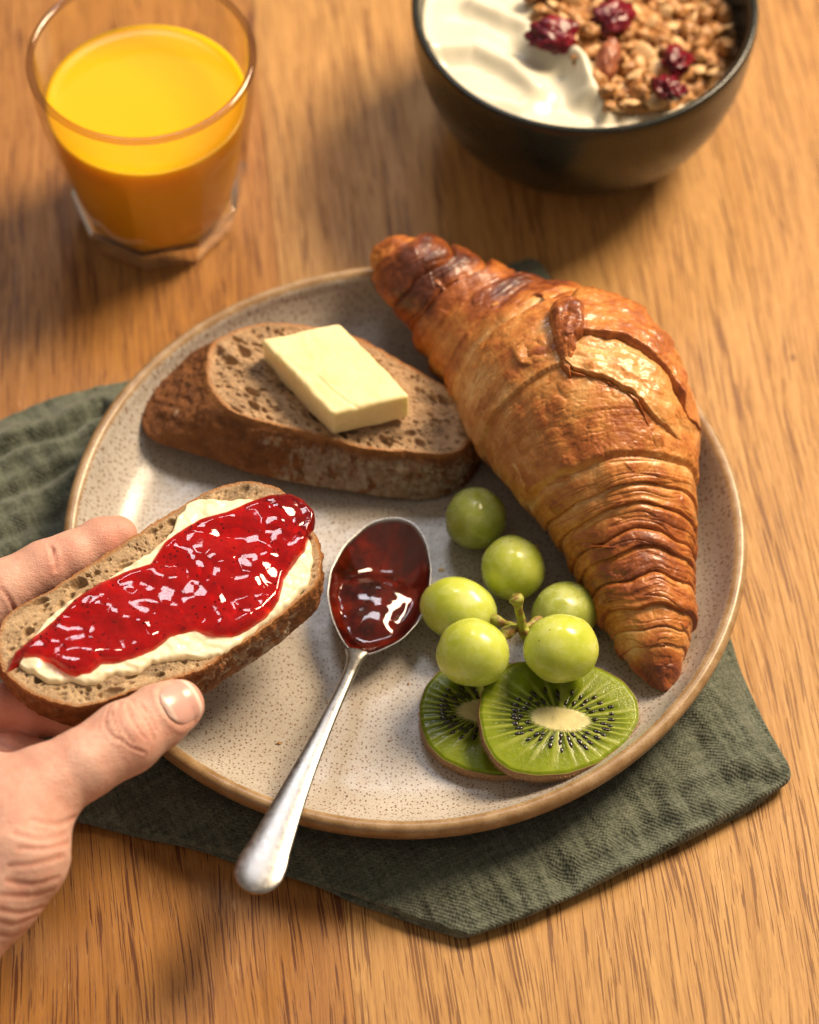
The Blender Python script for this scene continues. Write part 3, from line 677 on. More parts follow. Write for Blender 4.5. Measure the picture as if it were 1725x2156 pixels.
top_a = [(436, 738), (448, 722), (472, 708), (500, 694), (536, 684), (575, 680), (641, 686), (720, 700), (800, 735), (870, 778), (938, 814), (975, 850), (998, 893), (994, 925), (975, 946), (956, 958), (905, 957), (860, 950), (823, 951), (765, 945), (710, 930), (660, 915), (618, 905), (570, 893), (527, 882), (490, 868), (466, 850), (445, 820), (436, 785)]
bot_a = [(296, 876), (302, 908), (318, 930), (365, 942), (420, 958), (470, 975), (527, 996), (600, 1012), (664, 1024), (730, 1033), (800, 1045), (860, 1051), (905, 1051), (950, 1040), (985, 1020), (1010, 985), (1012, 940), (985, 880), (930, 830), (850, 780), (760, 742), (640, 722), (560, 716), (500, 720), (440, 738), (385, 765), (332, 797), (304, 835)]
def zta(px, py): return 2.90 + (1000 - px) * 0.0013
t_br, o_br, c_br, pl_br = bread('bread_slice', 'thick slice of brown rye bread lying on the plate under a butter pat', top_a, zta, bot_a, lambda px, py: FLOOR + 0.02 + max(0, 1010 - px) * 0.0014, 5.0,
      lambda th, V: 0.70 * np.exp(-((th - 5.0) / 0.95) ** 4) - 0.12, (0.42, 0.275, 0.155), -0.45, 1.0)

# butter pat
bz0, bz1 = 3.22, 4.50
tp = atn([(547, 714), (716, 678), (866, 834), (699, 872)], bz1)
bp = atn([(562, 768), (735, 735), (858, 888), (692, 919)], bz0); bp[:, :2] = tp[:, :2] * 0.97 + bp[:, :2] * 0.03
bcen = tp.mean(0); nu = 70; nw = 26
S3 = np.linspace(-1, 1, nu)
def sbox():
    """rounded-box surface from a cube sphere, bilinear in the two quads"""
    faces = []; Vs = []; off = 0
    g = np.linspace(-1, 1, nu); a, b2 = np.meshgrid(g, g, indexing='ij'); a = a.ravel(); b2 = b2.ravel(); o1 = np.ones_like(a)
    for P, fl in (((a, b2, o1), 0), ((a, b2, -o1), 1), ((a, -o1, b2), 0), ((a, o1, b2), 1), ((-o1, a, b2), 1), ((o1, a, b2), 0)):
        Vs.append(np.stack(P, 1)); q = grid(nu, nu) + off; faces.append(q[:, ::-1] if fl else q); off += nu * nu
    return np.concatenate(Vs), np.concatenate(faces)
P, Q = sbox()
hx = np.linalg.norm(tp[1] - tp[0]) / 2; hy = np.linalg.norm(tp[3] - tp[0]) / 2; hz = (bz1 - bz0) / 2; rad = 0.17
H = np.array([hx, hy, hz]); Pc = P * H; core = np.clip(Pc, -(H - rad), H - rad); dlt = Pc - core; L = np.linalg.norm(dlt, axis=1)[:, None]
Pc = core + dlt / (L + 1e-9) * np.minimum(L, rad)
s = (Pc[:, 0] / hx + 1) / 2; t2 = (Pc[:, 1] / hy + 1) / 2
t2 = 1 - t2
def bil(q): return (1 - s)[:, None] * (1 - t2)[:, None] * q[0] + s[:, None] * (1 - t2)[:, None] * q[1] + s[:, None] * t2[:, None] * q[2] + (1 - s)[:, None] * t2[:, None] * q[3]
V = bil(tp); zf = (Pc[:, 2] / hz + 1) / 2; lo = bil(bp); V[:, :2] = V[:, :2] * zf[:, None] + lo[:, :2] * (1 - zf)[:, None]; V[:, 2] = bz0 + (bz1 - bz0) * zf
V += 0.075 * np.stack([fbm(V, 0.9, 3, 1), fbm(V, 0.9, 3, 2), fbm(V, 0.9, 3, 3)], 1) + 0.012 * np.stack([fbm(V, 5, 2, 1)] * 3, 1)
L = atn([(672, 795), (700, 822), (735, 848), (775, 868)], bz1); V[:, 2] -= 0.03 * np.exp(-(polydist(V, L) / 0.05) ** 2)
tag(link('butter_pat', make_mesh('butter_pat', V, Q, M_butter, org=(bcen[0], bcen[1], bz0)), None, (bcen[0], bcen[1], bz0)), 'thick square pat of pale yellow butter on the rye bread slice', 'butter')

# held toast
top_t = [(-6, 1345), (8, 1306), (30, 1282), (99, 1250), (153, 1214), (248, 1152), (347, 1088), (421, 1044), (480, 1019), (530, 1013), (579, 1024), (612, 1047), (640, 1080), (660, 1115), (676, 1171), (673, 1225), (645, 1252), (594, 1295), (535, 1339), (470, 1379), (431, 1409), (380, 1428), (330, 1442), (277, 1455), (213, 1482), (160, 1490), (118, 1482), (54, 1455), (14, 1424), (-4, 1389)]
def ztt(px, py): return 6.5 - px / 676 * 1.0
# thickness: the outline moved down by 1.7 cm and slightly in at the far side
bot_t3 = atn(top_t, ztt); cc0 = bot_t3.mean(0); bot_t3[:, 2] -= 1.75; bot_t3[:, :2] = cc0[:2] + (bot_t3[:, :2] - cc0[:2]) * 0.97 + np.array([0.05, 0.10])
_keep = atn
def bread3(**k): pass
bot_t_px = [proj(p) for p in bot_t3]; bot_t_z = {tuple(np.round(p, 4)): q[2] for p, q in zip(bot_t_px, bot_t3)}
t_to, o_to, c_to, pl_to = bread('toast', 'slice of brown bread with butter and red jam held up by the hand', top_t, ztt, bot_t_px, lambda px, py: bot_t_z[tuple(np.round((px, py), 4))], 9.0,
      lambda th, V: 0.40 * np.exp(-((th - 5.8) / 0.8) ** 2) - 0.05, (0.43, 0.31, 0.185), 0.50, 0.8)

def pl(line, n):
    P = np.asarray(line, float); d = np.concatenate([[0], np.cumsum(np.linalg.norm(np.diff(P, axis=0), axis=1))]); t = np.linspace(0, d[-1], n)
    out = np.stack([np.interp(t, d, P[:, k]) for k in range(P.shape[1])], 1)
    for _ in range(3):
        q = out.copy(); q[1:-1] = 0.25 * out[:-2] + 0.5 * out[1:-1] + 0.25 * out[2:]; out = q
    return out
def crop5(L): return [(x * 0.495, 983 + y * 0.495) for x, y in L]
def spread(up, lo, zf, th, nu, nv, edge, amp, seed, fs):
    A, B = pl(up, nu), pl(lo, nu); t = (1 - np.cos(np.linspace(0, np.pi, nv))) / 2
    P = A[:, None, :] * (1 - t)[None, :, None] + B[:, None, :] * t[None, :, None]
    P = P.reshape(-1, 2); W3 = np.array([at(px, py, zf(px, py)) for px, py in P])
    for _ in range(2): W3 = np.array([at(px, py, float(pl_to(w[0], w[1]))) for (px, py), w in zip(P, W3)])
    G = W3.reshape(nu, nv, 3); wd = np.linalg.norm(G[:, 0] - G[:, -1], axis=1)[:, None]
    tt = t[None, :]; d = np.minimum(tt, 1 - tt) * wd
    ends = np.minimum(np.arange(nu), np.arange(nu)[::-1])[:, None] * (np.linalg.norm(G[1:, nv // 2] - G[:-1, nv // 2], axis=1).mean())
    d = np.minimum(d, ends + 0.0).ravel()
    q = np.clip(d / edge, 0, 1); prof = np.sqrt(1 - (1 - q) ** 2)
    N = amp * fbm(W3, fs, 3, seed)
    V = W3.copy(); V[:, 2] += -0.06 + (th + 0.06) * prof + N * prof
    return V, grid(nu, nv), prof, W3
b_up = crop5([(80, 842), (110, 780), (190, 655), (250, 605), (330, 552), (420, 500), (500, 455), (600, 390), (680, 335), (735, 280), (748, 225), (800, 150), (860, 138), (950, 146), (1040, 138), (1130, 150), (1220, 190), (1300, 290)])
b_lo = crop5([(80, 848), (120, 872), (180, 900), (220, 932), (300, 905), (380, 932), (440, 920), (470, 882), (520, 892), (600, 882), (640, 832), (760, 822), (900, 812), (950, 800), (1040, 742), (1100, 692), (1170, 642), (1250, 572), (1310, 508), (1332, 420), (1330, 340), (1302, 295)])
rj_ = np.random.default_rng(3)
def jag(L, a): 
    P = pl(L, 90); P[1:-1] += rj_.normal(size=(88, 2)) * a; return [tuple(p) for p in P]
V, Q, prof, base = spread(jag(b_up, 1.6), jag(b_lo, 1.6), ztt, 0.13, 260, 90, 0.16, 0.10, 2, 1.5)
K = V - 0; V[:, 2] += prof * (0.018 * np.sin(16 * (K[:, 0] * 0.3 + K[:, 1]) + 6 * fbm(K, 0.8, 2, 4)) * sstep(0, 0.4, fbm(K, 0.5, 2, 14)) + 0.05 * np.abs(perlin(K, 1.8, 5)))
link('butter_spread', make_mesh('butter_spread', V, Q, M_bspread, org=o_to, flip=True), t_to)
j_up = crop5([(35, 874), (60, 800), (130, 740), (230, 660), (320, 570), (420, 500), (540, 450), (640, 420), (700, 330), (780, 270), (850, 230), (960, 200), (1040, 165), (1150, 130), (1230, 122), (1290, 150), (1335, 195), (1343, 230)])
j_lo = crop5([(35, 878), (60, 862), (110, 822), (170, 830), (230, 852), (290, 892), (330, 905), (390, 890), (440, 850), (520, 845), (600, 820), (660, 790), (730, 740), (830, 715), (920, 740), (1000, 735), (1070, 700), (1130, 660), (1190, 590), (1210, 500), (1250, 430), (1300, 370), (1322, 290), (1337, 260), (1343, 235)])
V, Q, prof, base = spread(j_up, j_lo, ztt, 0.40, 420, 170, 0.40, 0.0, 4, 1.0)
V[:, 2] += prof * (0.20 * fbm(base, 0.55, 2, 6) + 0.045 * perlin(base, 1.0, 8) + 0.075 * np.clip(1 - worley(base * np.array([1, 1, 0.2]), 1.5, 3)[0] ** 2, 0, 1) + 0.016 * perlin(base, 2.6, 9) * sstep(-0.1, 0.3, perlin(base, 0.6, 19)))
jam_me = make_mesh('jam', V, Q, M_jam, org=o_to, flip=True)
jam = link('jam', jam_me, t_to)
def seeds(V, prof, n, r, seed, org, parent, dz=0.02):
    g = np.random.default_rng(seed); ok = np.where(prof > 0.85)[0]; idx = g.choice(ok, n)
    bm = bmesh.new()
    for i in idx:
        p = (V[i] + g.normal(size=3) * 0.02 - np.asarray(org)); p[2] += dz - r * 0.7 - g.random() * 0.10
        M = Matrix.Translation(Vector(p) * U) @ Matrix.Diagonal((r * U * g.uniform(.8, 1.2), r * U, r * U * 0.8, 1))
        bmesh.ops.create_icosphere(bm, subdivisions=1, radius=1.0, matrix=M)
    me = bpy.data.meshes.new('jam_seed'); bm.to_mesh(me); bm.free(); me.materials.append(M_seed)
    return tag(link('jam_seed', me, parent), None, None, None, 'stuff')
seeds(V, prof, 170, 0.048, 2, o_to, jam, -0.01)
# ------------------------------------------------------------------ spoon
sp = [  # px, py, z, half width (cm)
    (752, 1372, 2.22, 0.42), (746, 1390, 2.36, 0.27), (733, 1425, 2.66, 0.215), (700, 1495, 2.98, 0.235), (665, 1570, 3.18, 0.31), (630, 1645, 3.30, 0.42), (600, 1712, 3.38, 0.54), (570, 1780, 3.46, 0.68), (548, 1830, 3.52, 0.775), (536, 1862, 3.56, 0.70), (529, 1881, 3.57, 0.05)]
P = np.array([[*at(a, b_, c_), w] for a, b_, c_, w in sp]); n = 150
C4 = smooth_prof(P, n); C = C4[:, :3]; wv = np.maximum(C4[:, 3], 0.03)
tl = np.linalg.norm(C - C[-1], axis=1); wv = np.where(tl < 0.85, np.minimum(0.80, wv * 0 + 0.80) * np.sqrt(np.clip(1 - (1 - tl / 0.85) ** 2, 0.0005, 1)) , wv)
wv = np.where((tl >= 0.85) & (tl < 1.8), 0.80 + (C4[:, 3] - 0.80) * sstep(0.85, 1.8, tl), wv)
Tn = np.gradient(C, axis=0); Tn /= np.linalg.norm(Tn, axis=1)[:, None]
Sd = np.cross(Tn, [0, 0, 1]); Sd /= np.linalg.norm(Sd, axis=1)[:, None]; Nn = np.cross(Sd, Tn)
m_ = 28; a = np.arange(m_) * 2 * np.pi / m_
th = 0.075 + 0.05 * np.exp(-((np.arange(n) / n - 0.10) / 0.12) ** 2)
V = []
for k in range(n):
    ca = np.sign(np.cos(a)) * np.abs(np.cos(a)) ** 0.75; sa = np.sign(np.sin(a)) * np.abs(np.sin(a)) ** 0.9
    crown = 0.10 * wv[k] * (1 - ca ** 2)
    V.append(C[k] + np.outer(ca * wv[k], Sd[k]) + np.outer(sa * th[k] + crown, Nn[k]))
V = np.concatenate(V)
neck = at(750, 1380, 2.28); tip = at(835, 1084, 1.95)
sp_org = at(790, 1240, FLOOR)
spoon = thing('spoon', 'worn silver steel spoon resting across the plate rim, its bowl full of jam', 'spoon', sp_org)
V = np.vstack([V, C[0:1], C[-1:]]); nn_ = n * m_
T = [[k, (k + 1) % m_, nn_] for k in range(m_)] + [[(n - 1) * m_ + (k + 1) % m_, (n - 1) * m_ + k, nn_ + 1] for k in range(m_)]
link('handle', make_mesh('handle', V, grid(n, m_, False, True), M_steel, np.array(T), org=sp_org, flip=True), spoon)
# bowl in its own frame
ax = tip - neck; Lb = np.linalg.norm(ax); ax /= Lb; nrm = np.cross(np.cross(ax, [0, 0, 1]), ax); nrm /= np.linalg.norm(nrm); lat = np.cross(ax, nrm)
cB = neck + ax * Lb * 0.5
outl = atn([(835, 1081), (872, 1093), (898, 1135), (908, 1193), (903, 1255), (882, 1310), (845, 1352), (791, 1379), (751, 1390), (723, 1357), (700, 1305), (690, 1254), (697, 1200), (725, 1145), (780, 1093)], 2.1)
loc = np.stack([(outl - cB) @ ax, (outl - cB) @ lat], 1)
n = 220; rO = radial(loc, (0, 0), n, 16); tha = np.arange(n) * 2 * np.pi / n; R = 60
def sp_surf(s, dz, depth=1.02, ins=0.0):
    r = (rO - ins) * s; x = r * np.cos(tha); y = r * np.sin(tha)
    z = -depth * (1 - s ** 2.3) + dz
    return cB + np.outer(x, ax) + np.outer(y, lat) + np.outer(np.full(n, z), nrm)
rings = [sp_surf(s, 0.0) for s in np.linspace(0.01, 1, R)] + [sp_surf(1.0, -0.02, ins=-0.018), sp_surf(1.0, -0.07, ins=-0.018)] + [sp_surf(s, -0.09) for s in np.linspace(0.995, 0.01, R)]
V = np.concatenate(rings)
link('spoon_bowl', make_mesh('spoon_bowl', V, grid(len(rings), n, False, True), M_steel, org=sp_org), spoon)
rings = [sp_surf(s, -0.0) for s in np.linspace(0.01, 0.965, 70)]
V = np.concatenate(rings); sa_ = np.repeat(np.linspace(0.01, 0.965, 70), n)
lx = (V - cB) @ ax; ly = (V - cB) @ lat
blob = np.exp(-(((lx + 0.55) / 1.75) ** 2 + ((ly - 0.0) / 1.05) ** 2) ** 1.6)
base_h = 1.02 * (1 - sa_ ** 2.3)
lx_ = lx; pool = base_h - 0.56 + 0.34 * blob - 0.60 * sstep(-0.1, 1.5, lx_) + 0.16 * fbm(V, 0.8, 2, 3) + 0.010 * perlin(V, 2.2, 5)
lev = 0.5 * (pool + np.sqrt(pool ** 2 + 0.03)) * sstep(0, 0.3, base_h)
lev = np.maximum(lev, 0.02) * sstep(0.0, 0.10, 0.965 - sa_) + 0.004
V = V + lev[:, None] * nrm
jd = tag(link('jam_dollop', make_mesh('jam_dollop', V, grid(70, n, False, True), M_jam2, org=sp_org), None, sp_org), 'dark red jam filling the bowl of the steel spoon', 'jam')
seeds(V, (sa_ < 0.7) * 1.0, 26, 0.045, 8, sp_org, jd)

# ------------------------------------------------------------------ grapes
def grape_mesh(nm, m, seed, rx=1.0, rz=1.0):
    nu, nv = 48, 72; th = np.linspace(0.02, math.pi - 0.02, nu); ph = np.arange(nv) * 2 * math.pi / nv
    V = np.array([[math.sin(t) * math.cos(p), math.sin(t) * math.sin(p), math.cos(t)] for t in th for p in ph])
    V *= (1 + 0.08 * fbm(V, 0.8, 2, seed) + 0.01 * fbm(V, 3, 2, seed))[:, None]; V = V * np.array([rx, rx, rz])
    V = np.vstack([V, [[0, 0, rz], [0, 0, -rz]]]); k = nu * nv
    T = [[j, (j + 1) % nv, k] for j in range(nv)] + [[(nu - 1) * nv + (j + 1) % nv, (nu - 1) * nv + j, k + 1] for j in range(nv)]
    return make_mesh(nm, V, grid(nu, nv, False, True), m, np.array(T)[:, ::-1] if False else np.array(T), flip=True)
def put_grape(px, py, z, rx, rz, tilt, az, seed, m, parent=None, org=(0, 0, 0)):
    p = at(px, py, z) - np.asarray(org)
    o = link('grape', grape_mesh('grape', m, seed, rx, rz), parent, p)
    o.rotation_euler = (Matrix.Rotation(math.radians(az), 3, 'Z') @ Matrix.Rotation(math.radians(tilt), 3, 'X')).to_euler()
    return o
o = put_grape(1002, 1092, 2.12, 1.07, 1.22, 30, 10, 1, M_grape2)
tag(o, 'single green grape, shade painted in, nearest the bread, apart from the bunch', 'grape')
b_org = at(1095, 1340, FLOOR)
bunch = thing('grape_bunch', 'small bunch of pale green grapes on a short stem above the kiwi slices', 'grapes', b_org)
for g in [(1080, 1197, 2.25, 1.10, 1.20, 40, 0, 2, M_grape), (965, 1282, 2.20, 1.08, 1.36, 78, 62, 3, M_grape), (1190, 1292, 2.15, 1.05, 1.34, 55, -40, 4, M_grape2),
          (996, 1375, 3.30, 1.14, 1.22, 70, 70, 5, M_grape), (1181, 1365, 3.45, 1.14, 1.24, 80, -80, 6, M_grape)]:
    put_grape(*g, parent=bunch, org=b_org)
def tube(pts, name, m, parent, org, n=14, sub=40, amp=0.03, seed=1):
    C4 = smooth_prof(np.array(pts), sub); C = C4[:, :3]; r = C4[:, 3]
    Tn = np.gradient(C, axis=0); Tn /= np.linalg.norm(Tn, axis=1)[:, None] + 1e-9
    A = np.cross(Tn, [0.3, 0.2, 0.9]); A /= np.linalg.norm(A, axis=1)[:, None]; B = np.cross(Tn, A)
    a = np.arange(n) * 2 * np.pi / n
    V = np.concatenate([C[k] + r[k] * (np.outer(np.cos(a), A[k]) + np.outer(np.sin(a), B[k])) for k in range(sub)])
    V += (V - np.repeat(C, n, 0)) * (0.35 * fbm(V, 3, 2, seed))[:, None]
    V = np.vstack([V, C[:1], C[-1:]]); k = n * sub
    T = [[j, (j + 1) % n, k] for j in range(n)] + [[(sub - 1) * n + (j + 1) % n, (sub - 1) * n + j, k + 1] for j in range(n)]
    return link(name, make_mesh(name, V, grid(sub, n, False, True), m, np.array(T), org=org, flip=True), parent)
def p4(px, py, z, r): return (*at(px, py, z), r)
st = tube([p4(1085, 1255, 4.4, 0.22), p4(1089, 1263, 4.3, 0.25), p4(1091, 1276, 4.1, 0.14), p4(1096, 1300, 3.6, 0.13), p4(1101, 1325, 3.1, 0.17), p4(1106, 1345, 2.7, 0.11)], 'stem', M_stem, bunch, b_org)
for pts in ([p4(1101, 1325, 3.1, 0.10), p4(1085, 1322, 3.1, 0.15), p4(1066, 1332, 3.2, 0.21), p4(1058, 1345, 3.3, 0.10)],
            [p4(1101, 1325, 3.1, 0.10), p4(1120, 1312, 3.0, 0.11), p4(1132, 1306, 2.9, 0.16), p4(1150, 1302, 2.7, 0.10)],
            [p4(1090, 1318, 3.0, 0.09), p4(1060, 1312, 2.7, 0.12), p4(1040, 1303, 2.6, 0.18), p4(1024, 1298, 2.5, 0.10)],
            [p4(1100, 1320, 3.0, 0.09), p4(1118, 1338, 3.2, 0.15), p4(1130, 1345, 3.4, 0.10)],
            [p4(1098, 1310, 3.2, 0.08), p4(1088, 1280, 2.9, 0.08), p4(1082, 1255, 2.7, 0.10)]):
    tube(pts, 'stalk', M_stem, bunch, b_org, sub=24, seed=4)

# ------------------------------------------------------------------ kiwi slices
def kiwi(label, topx, zt, thick, shrink, core_px, core_r, seed, dull):
    top = atn(topx, zt); bot = top.copy(); c0 = top.mean(0)
    bot[:, 2] -= thick; bot[:, :2] = c0[:2] + (bot[:, :2] - c0[:2]) * shrink
    n, R, S = 900, 170, 16
    Vt, Vs, Vb, c, th, rT, rB = slab(top, bot, n, R, S, 0.05, 6)
    # flesh pattern centred on the core
    cp = at(core_px[0], core_px[1], zt(*core_px)); zf = plane_of(top)
    s = np.repeat(np.linspace(0.006, 1, R), n)
    x, y = Vt[:, 0] - cp[0], Vt[:, 1] - cp[1]
    ang = np.arctan2(y / core_r[1], x / core_r[0]); rc = np.hypot(x / core_r[0], y / core_r[1])      # 1 at the core edge
    u2 = np.stack([np.cos(ang), np.sin(ang), 0 * ang], 1)
    d_edge = np.tile(rT, R) * (1 - s)
    # locule positions around the core
    nl = 30; ph = ang / (2 * np.pi) * nl + 0.8 * perlin(u2, 2.0, seed)
    fr = np.abs(ph - np.round(ph)) * 2                                   # 0 in a ray, 1 between rays
    f = np.clip((s * 1.0), 0, 1)
    nz = fbm(Vt, 1.3, 4, seed); nf = fbm(np.stack([np.cos(ang) * 14, np.sin(ang) * 14, rc * 1.3], 1), 1.0, 3, seed + 2)
    rcw = rc + 0.16 * nz - 0.10 * np.cos(2 * ang + 0.5) + (0.16 * (0.5 - fr) + 0.08 * nf) * sstep(0.6, 1.0, rc)
    coref = 1 - sstep(0.92, 1.15, rcw)
    seedzone = sstep(1.05, 1.35, rc) * (1 - sstep(1.9, 2.5, rc))
    green = np.array([0.20, 0.26, 0.012]); dark = np.array([0.060, 0.095, 0.008]); pale = np.array([0.38, 0.43, 0.10]); cream = np.array([0.76, 0.70, 0.36])
    outerf = sstep(0.62, 1.0, s)
    col = green * (1 + 0.25 * nz[:, None]) + (np.array([0.24, 0.31, 0.018]) - green) * outerf[:, None]
    rayf = (1 - sstep(0.12, 0.42, fr)) * (1 - sstep(2.2, 4.6, rc)) * 0.62 + 0.34 * sstep(0.05, 0.5, nf) * (1 - 0.7 * outerf)
    dk = sstep(0.30, 0.75, fr) * (1 - sstep(1.9, 2.9, rc)) * 0.92
    col = col * (1 - dk[:, None]) + dark * dk[:, None]; rayf = np.clip(rayf, 0, 1)
    col = col * (1 - rayf[:, None]) + pale * rayf[:, None]
    col = col * (1 - coref[:, None]) + cream * (1 + 0.08 * nz[:, None]) * coref[:, None]
    e = sstep(0.10, 0.0, d_edge)[:, None]; col = col * (1 - 0.6 * e) + np.array([0.13, 0.20, 0.02]) * 0.6 * e
    col = col * dull * (1 + 0.22 * fbm(Vt, 4.0, 3, seed + 6))[:, None]  # dull scales the flesh colour; back slice darker, its shade painted in
    h = (-0.016 * dk + 0.008 * rayf) * (1 - coref) + 0.02 * coref + 0.0015 * fbm(Vt, 9, 2, seed) - 0.05 * sstep(0.12, 0.0, d_edge)
    f1, rid, f2 = worley(Vt, 7.0, seed); h += 0.001 * (1 - f1) * (1 - coref)
    Vt[:, 2] += h
    org = (c[0], c[1], float(bot[:, 2].min()))
    t = thing('kiwi_slice', label, 'kiwi', org, 'kiwi slices overlapping on the plate')
    Vt = np.vstack([Vt, [[c[0], c[1], Vt[:n, 2].mean()]]]); col = np.vstack([col, col[:1]])
    T = np.stack([np.arange(n), (np.arange(n) + 1) % n, np.full(n, len(Vt) - 1)], 1)[:, ::-1]
    link('flesh', make_mesh('flesh', Vt, grid(R, n, False, True), M_kiwi, T, cols=col, org=org), t)
    Vs = Vs.copy(); Vs[:n] = Vt[(R - 1) * n:R * n]; Va = np.vstack([Vs, Vb])
    link('skin', make_mesh('skin', Va, grid(S + 4, n, False, True), M_kskin, org=org), t)
    # seeds
    g = np.random.default_rng(int(seed * 10)); bm = bmesh.new(); bmesh.ops.create_icosphere(bm, subdivisions=2, radius=1.0)
    for v_ in bm.verts: v_.co = Vector((v_.co.x * 0.135 * U, v_.co.y * 0.072 * U * (1 - 0.35 * v_.co.x), v_.co.z * 0.035 * U))
    me = bpy.data.meshes.new('seed'); bm.to_mesh(me); bm.free(); me.materials.append(M_kseed); me.polygons.foreach_set('use_smooth', np.full(len(me.polygons), True))
    for k in range(nl):
        for rr in ([1.62, 2.15] if k % 2 else [1.42, 1.90, 2.4]):
            if g.random() < 0.18: continue
            a_ = (k + 0.5 + g.normal() * 0.10) / nl * 2 * np.pi; r_ = rr + g.normal() * 0.07
            dx, dy = core_r[0] * r_ * math.cos(a_), core_r[1] * r_ * math.sin(a_)
            cap = 0.62 * np.interp((math.atan2(dy, dx)) % (2 * np.pi), np.append(th, 2 * np.pi), np.append(rT, rT[0]))
            q = math.hypot(dx, dy)
            if q > cap: dx, dy = dx * cap / q, dy * cap / q
            X, Y = cp[0] + dx, cp[1] + dy
            o = link('seed', me, t, (X - org[0], Y - org[1], float(zf(X, Y)) - 0.006 - org[2])); o.rotation_euler = (0, 0, math.atan2(dy, dx) + g.normal() * 0.12)
            o.scale = [g.uniform(0.8, 1.1)] * 3
    # fuzz on the skin
    bm = bmesh.new()
    for _ in range(2600):
        k = g.integers(0, n); j = g.integers(3, S - 1); p = Va[j * n + k]; o_ = np.array([math.cos(th[k]), math.sin(th[k]), 0]); tg = np.array([-o_[1], o_[0], 0])
        d = o_ + tg * g.normal() * 0.8 + np.array([0, 0, 1]) * g.normal() * 0.5; d /= np.linalg.norm(d)
        q = p + d * g.uniform(0.05, 0.15); w = np.cross(d, [0, 0, 1]) ; w = w / (np.linalg.norm(w) + 1e-6) * 0.006
        vs_ = [bm.verts.new(Vector((a_ - np.asarray(org))) * U) for a_ in (p - w, p + w, q)]; bm.faces.new(vs_)
    me = bpy.data.meshes.new('fuzz'); bm.to_mesh(me); bm.free(); me.materials.append(M_fuzz)
    tag(link('fuzz', me, t), None, None, None, 'stuff')
kf = [(1015, 1457), (1009, 1501), (1020, 1558), (1042, 1597), (1077, 1622), (1130, 1631), (1195, 1627), (1261, 1604), (1319, 1560), (1347, 1514), (1342, 1470), (1312, 1432), (1261, 1404), (1173, 1390), (1086, 1393), (1040, 1420)]
kb = [(927, 1410), (897, 1443), (884, 1483), (887, 1527), (902, 1566), (932, 1597), (980, 1619), (1042, 1631), (1086, 1629), (1145, 1610), (1190, 1570), (1208, 1520), (1200, 1465), (1150, 1420), (1080, 1395), (1000, 1390)]
kiwi('kiwi slice, flesh painted in shade, with brown skin lying partly under the other slice', kb, lambda px, py: 1.62, 0.60, 0.96, (1022, 1498), (0.84, 0.45), 2.0, 0.70)
kiwi('bright green kiwi slice on top, its cream core in full view', kf, lambda px, py: 2.50 - (px - 1009) / 342 * 0.62, 0.62, 0.97, (1178, 1514), (0.86, 0.47), 4.0, 0.80)

# ------------------------------------------------------------------ croissant
stn = [  # left px, right px, resting height
    ((801, 572), (846, 486), 3.1), ((800, 610), (886, 500), 3.0), ((826, 662), (935, 508), 2.7), ((872, 722), (1010, 538), 2.0), ((930, 800), (1085, 570), 1.3), ((985, 880), (1180, 600), 1.0), ((1020, 960), (1310, 640), 1.0),
    ((1062, 1035), (1415, 745), 1.0), ((1110, 1105), (1455, 890), 1.0), ((1170, 1165), (1461, 1030), 1.0), ((1215, 1232), (1462, 1150), 1.0), ((1258, 1305), (1464, 1245), 1.0),
    ((1300, 1378), (1456, 1330), 1.05), ((1345, 1435), (1440, 1395), 1.15), ((1378, 1466), (1426, 1440), 1.5)]
rows = []
for L_, R_, zr in stn:
    mx_, my_ = (L_[0] + R_[0]) / 2, (L_[1] + R_[1]) / 2; wpx = math.hypot(R_[0] - L_[0], R_[1] - L_[1]) / 2
    w = wpx / 62.5 - 0.17
    z = zr + 0.80 * w; rows.append([*at(mx_, my_, z), w, zr])
Nu, Nv = 860, 460
S5 = smooth_prof(np.array(rows), Nu); C = S5[:, :3]; Wd = np.maximum(S5[:, 3], 0.05); zr = S5[:, 4]
Tn = np.gradient(C, axis=0); Tn[:, 2] *= 0.6; Tn /= np.linalg.norm(Tn, axis=1)[:, None]
Sd = np.cross(Tn, [0, 0, 1]); Sd /= np.linalg.norm(Sd, axis=1)[:, None]; Nn = np.cross(Sd, Tn)
qa = np.concatenate([[0], np.cumsum(np.linalg.norm(np.diff(C, axis=0), axis=1))]); QL = qa[-1]
# round off both ends
endf = np.sqrt(np.clip(1 - (1 - np.clip(np.minimum(qa / 0.5, 1), 0, 1)) ** 2, 0.02, 1)) * np.sqrt(np.clip(1 - (1 - np.clip((QL - qa) / 0.5, 0, 1)) ** 2, 0.02, 1))
Wd = Wd * endf
va = np.arange(Nv) * 2 * np.pi / Nv
cv, sv = np.cos(va), np.sin(va)
up = np.where(sv > 0, sv, 0.78 * sv)
P = C[:, None, :] + (Wd[:, None] * cv)[:, :, None] * Sd[:, None, :] + (Wd[:, None] * 0.97 * up)[:, :, None] * Nn[:, None, :]
P = P.reshape(-1, 3); q = np.repeat(qa, Nv); v = np.tile(va, Nu); w_ = np.repeat(Wd, Nv)
Nr = normals_grid(P, Nu, Nv, False, True)
if ((P - np.repeat(C, Nv, 0)) * Nr).sum(1).mean() < 0: Nr = -Nr
frac = q / QL
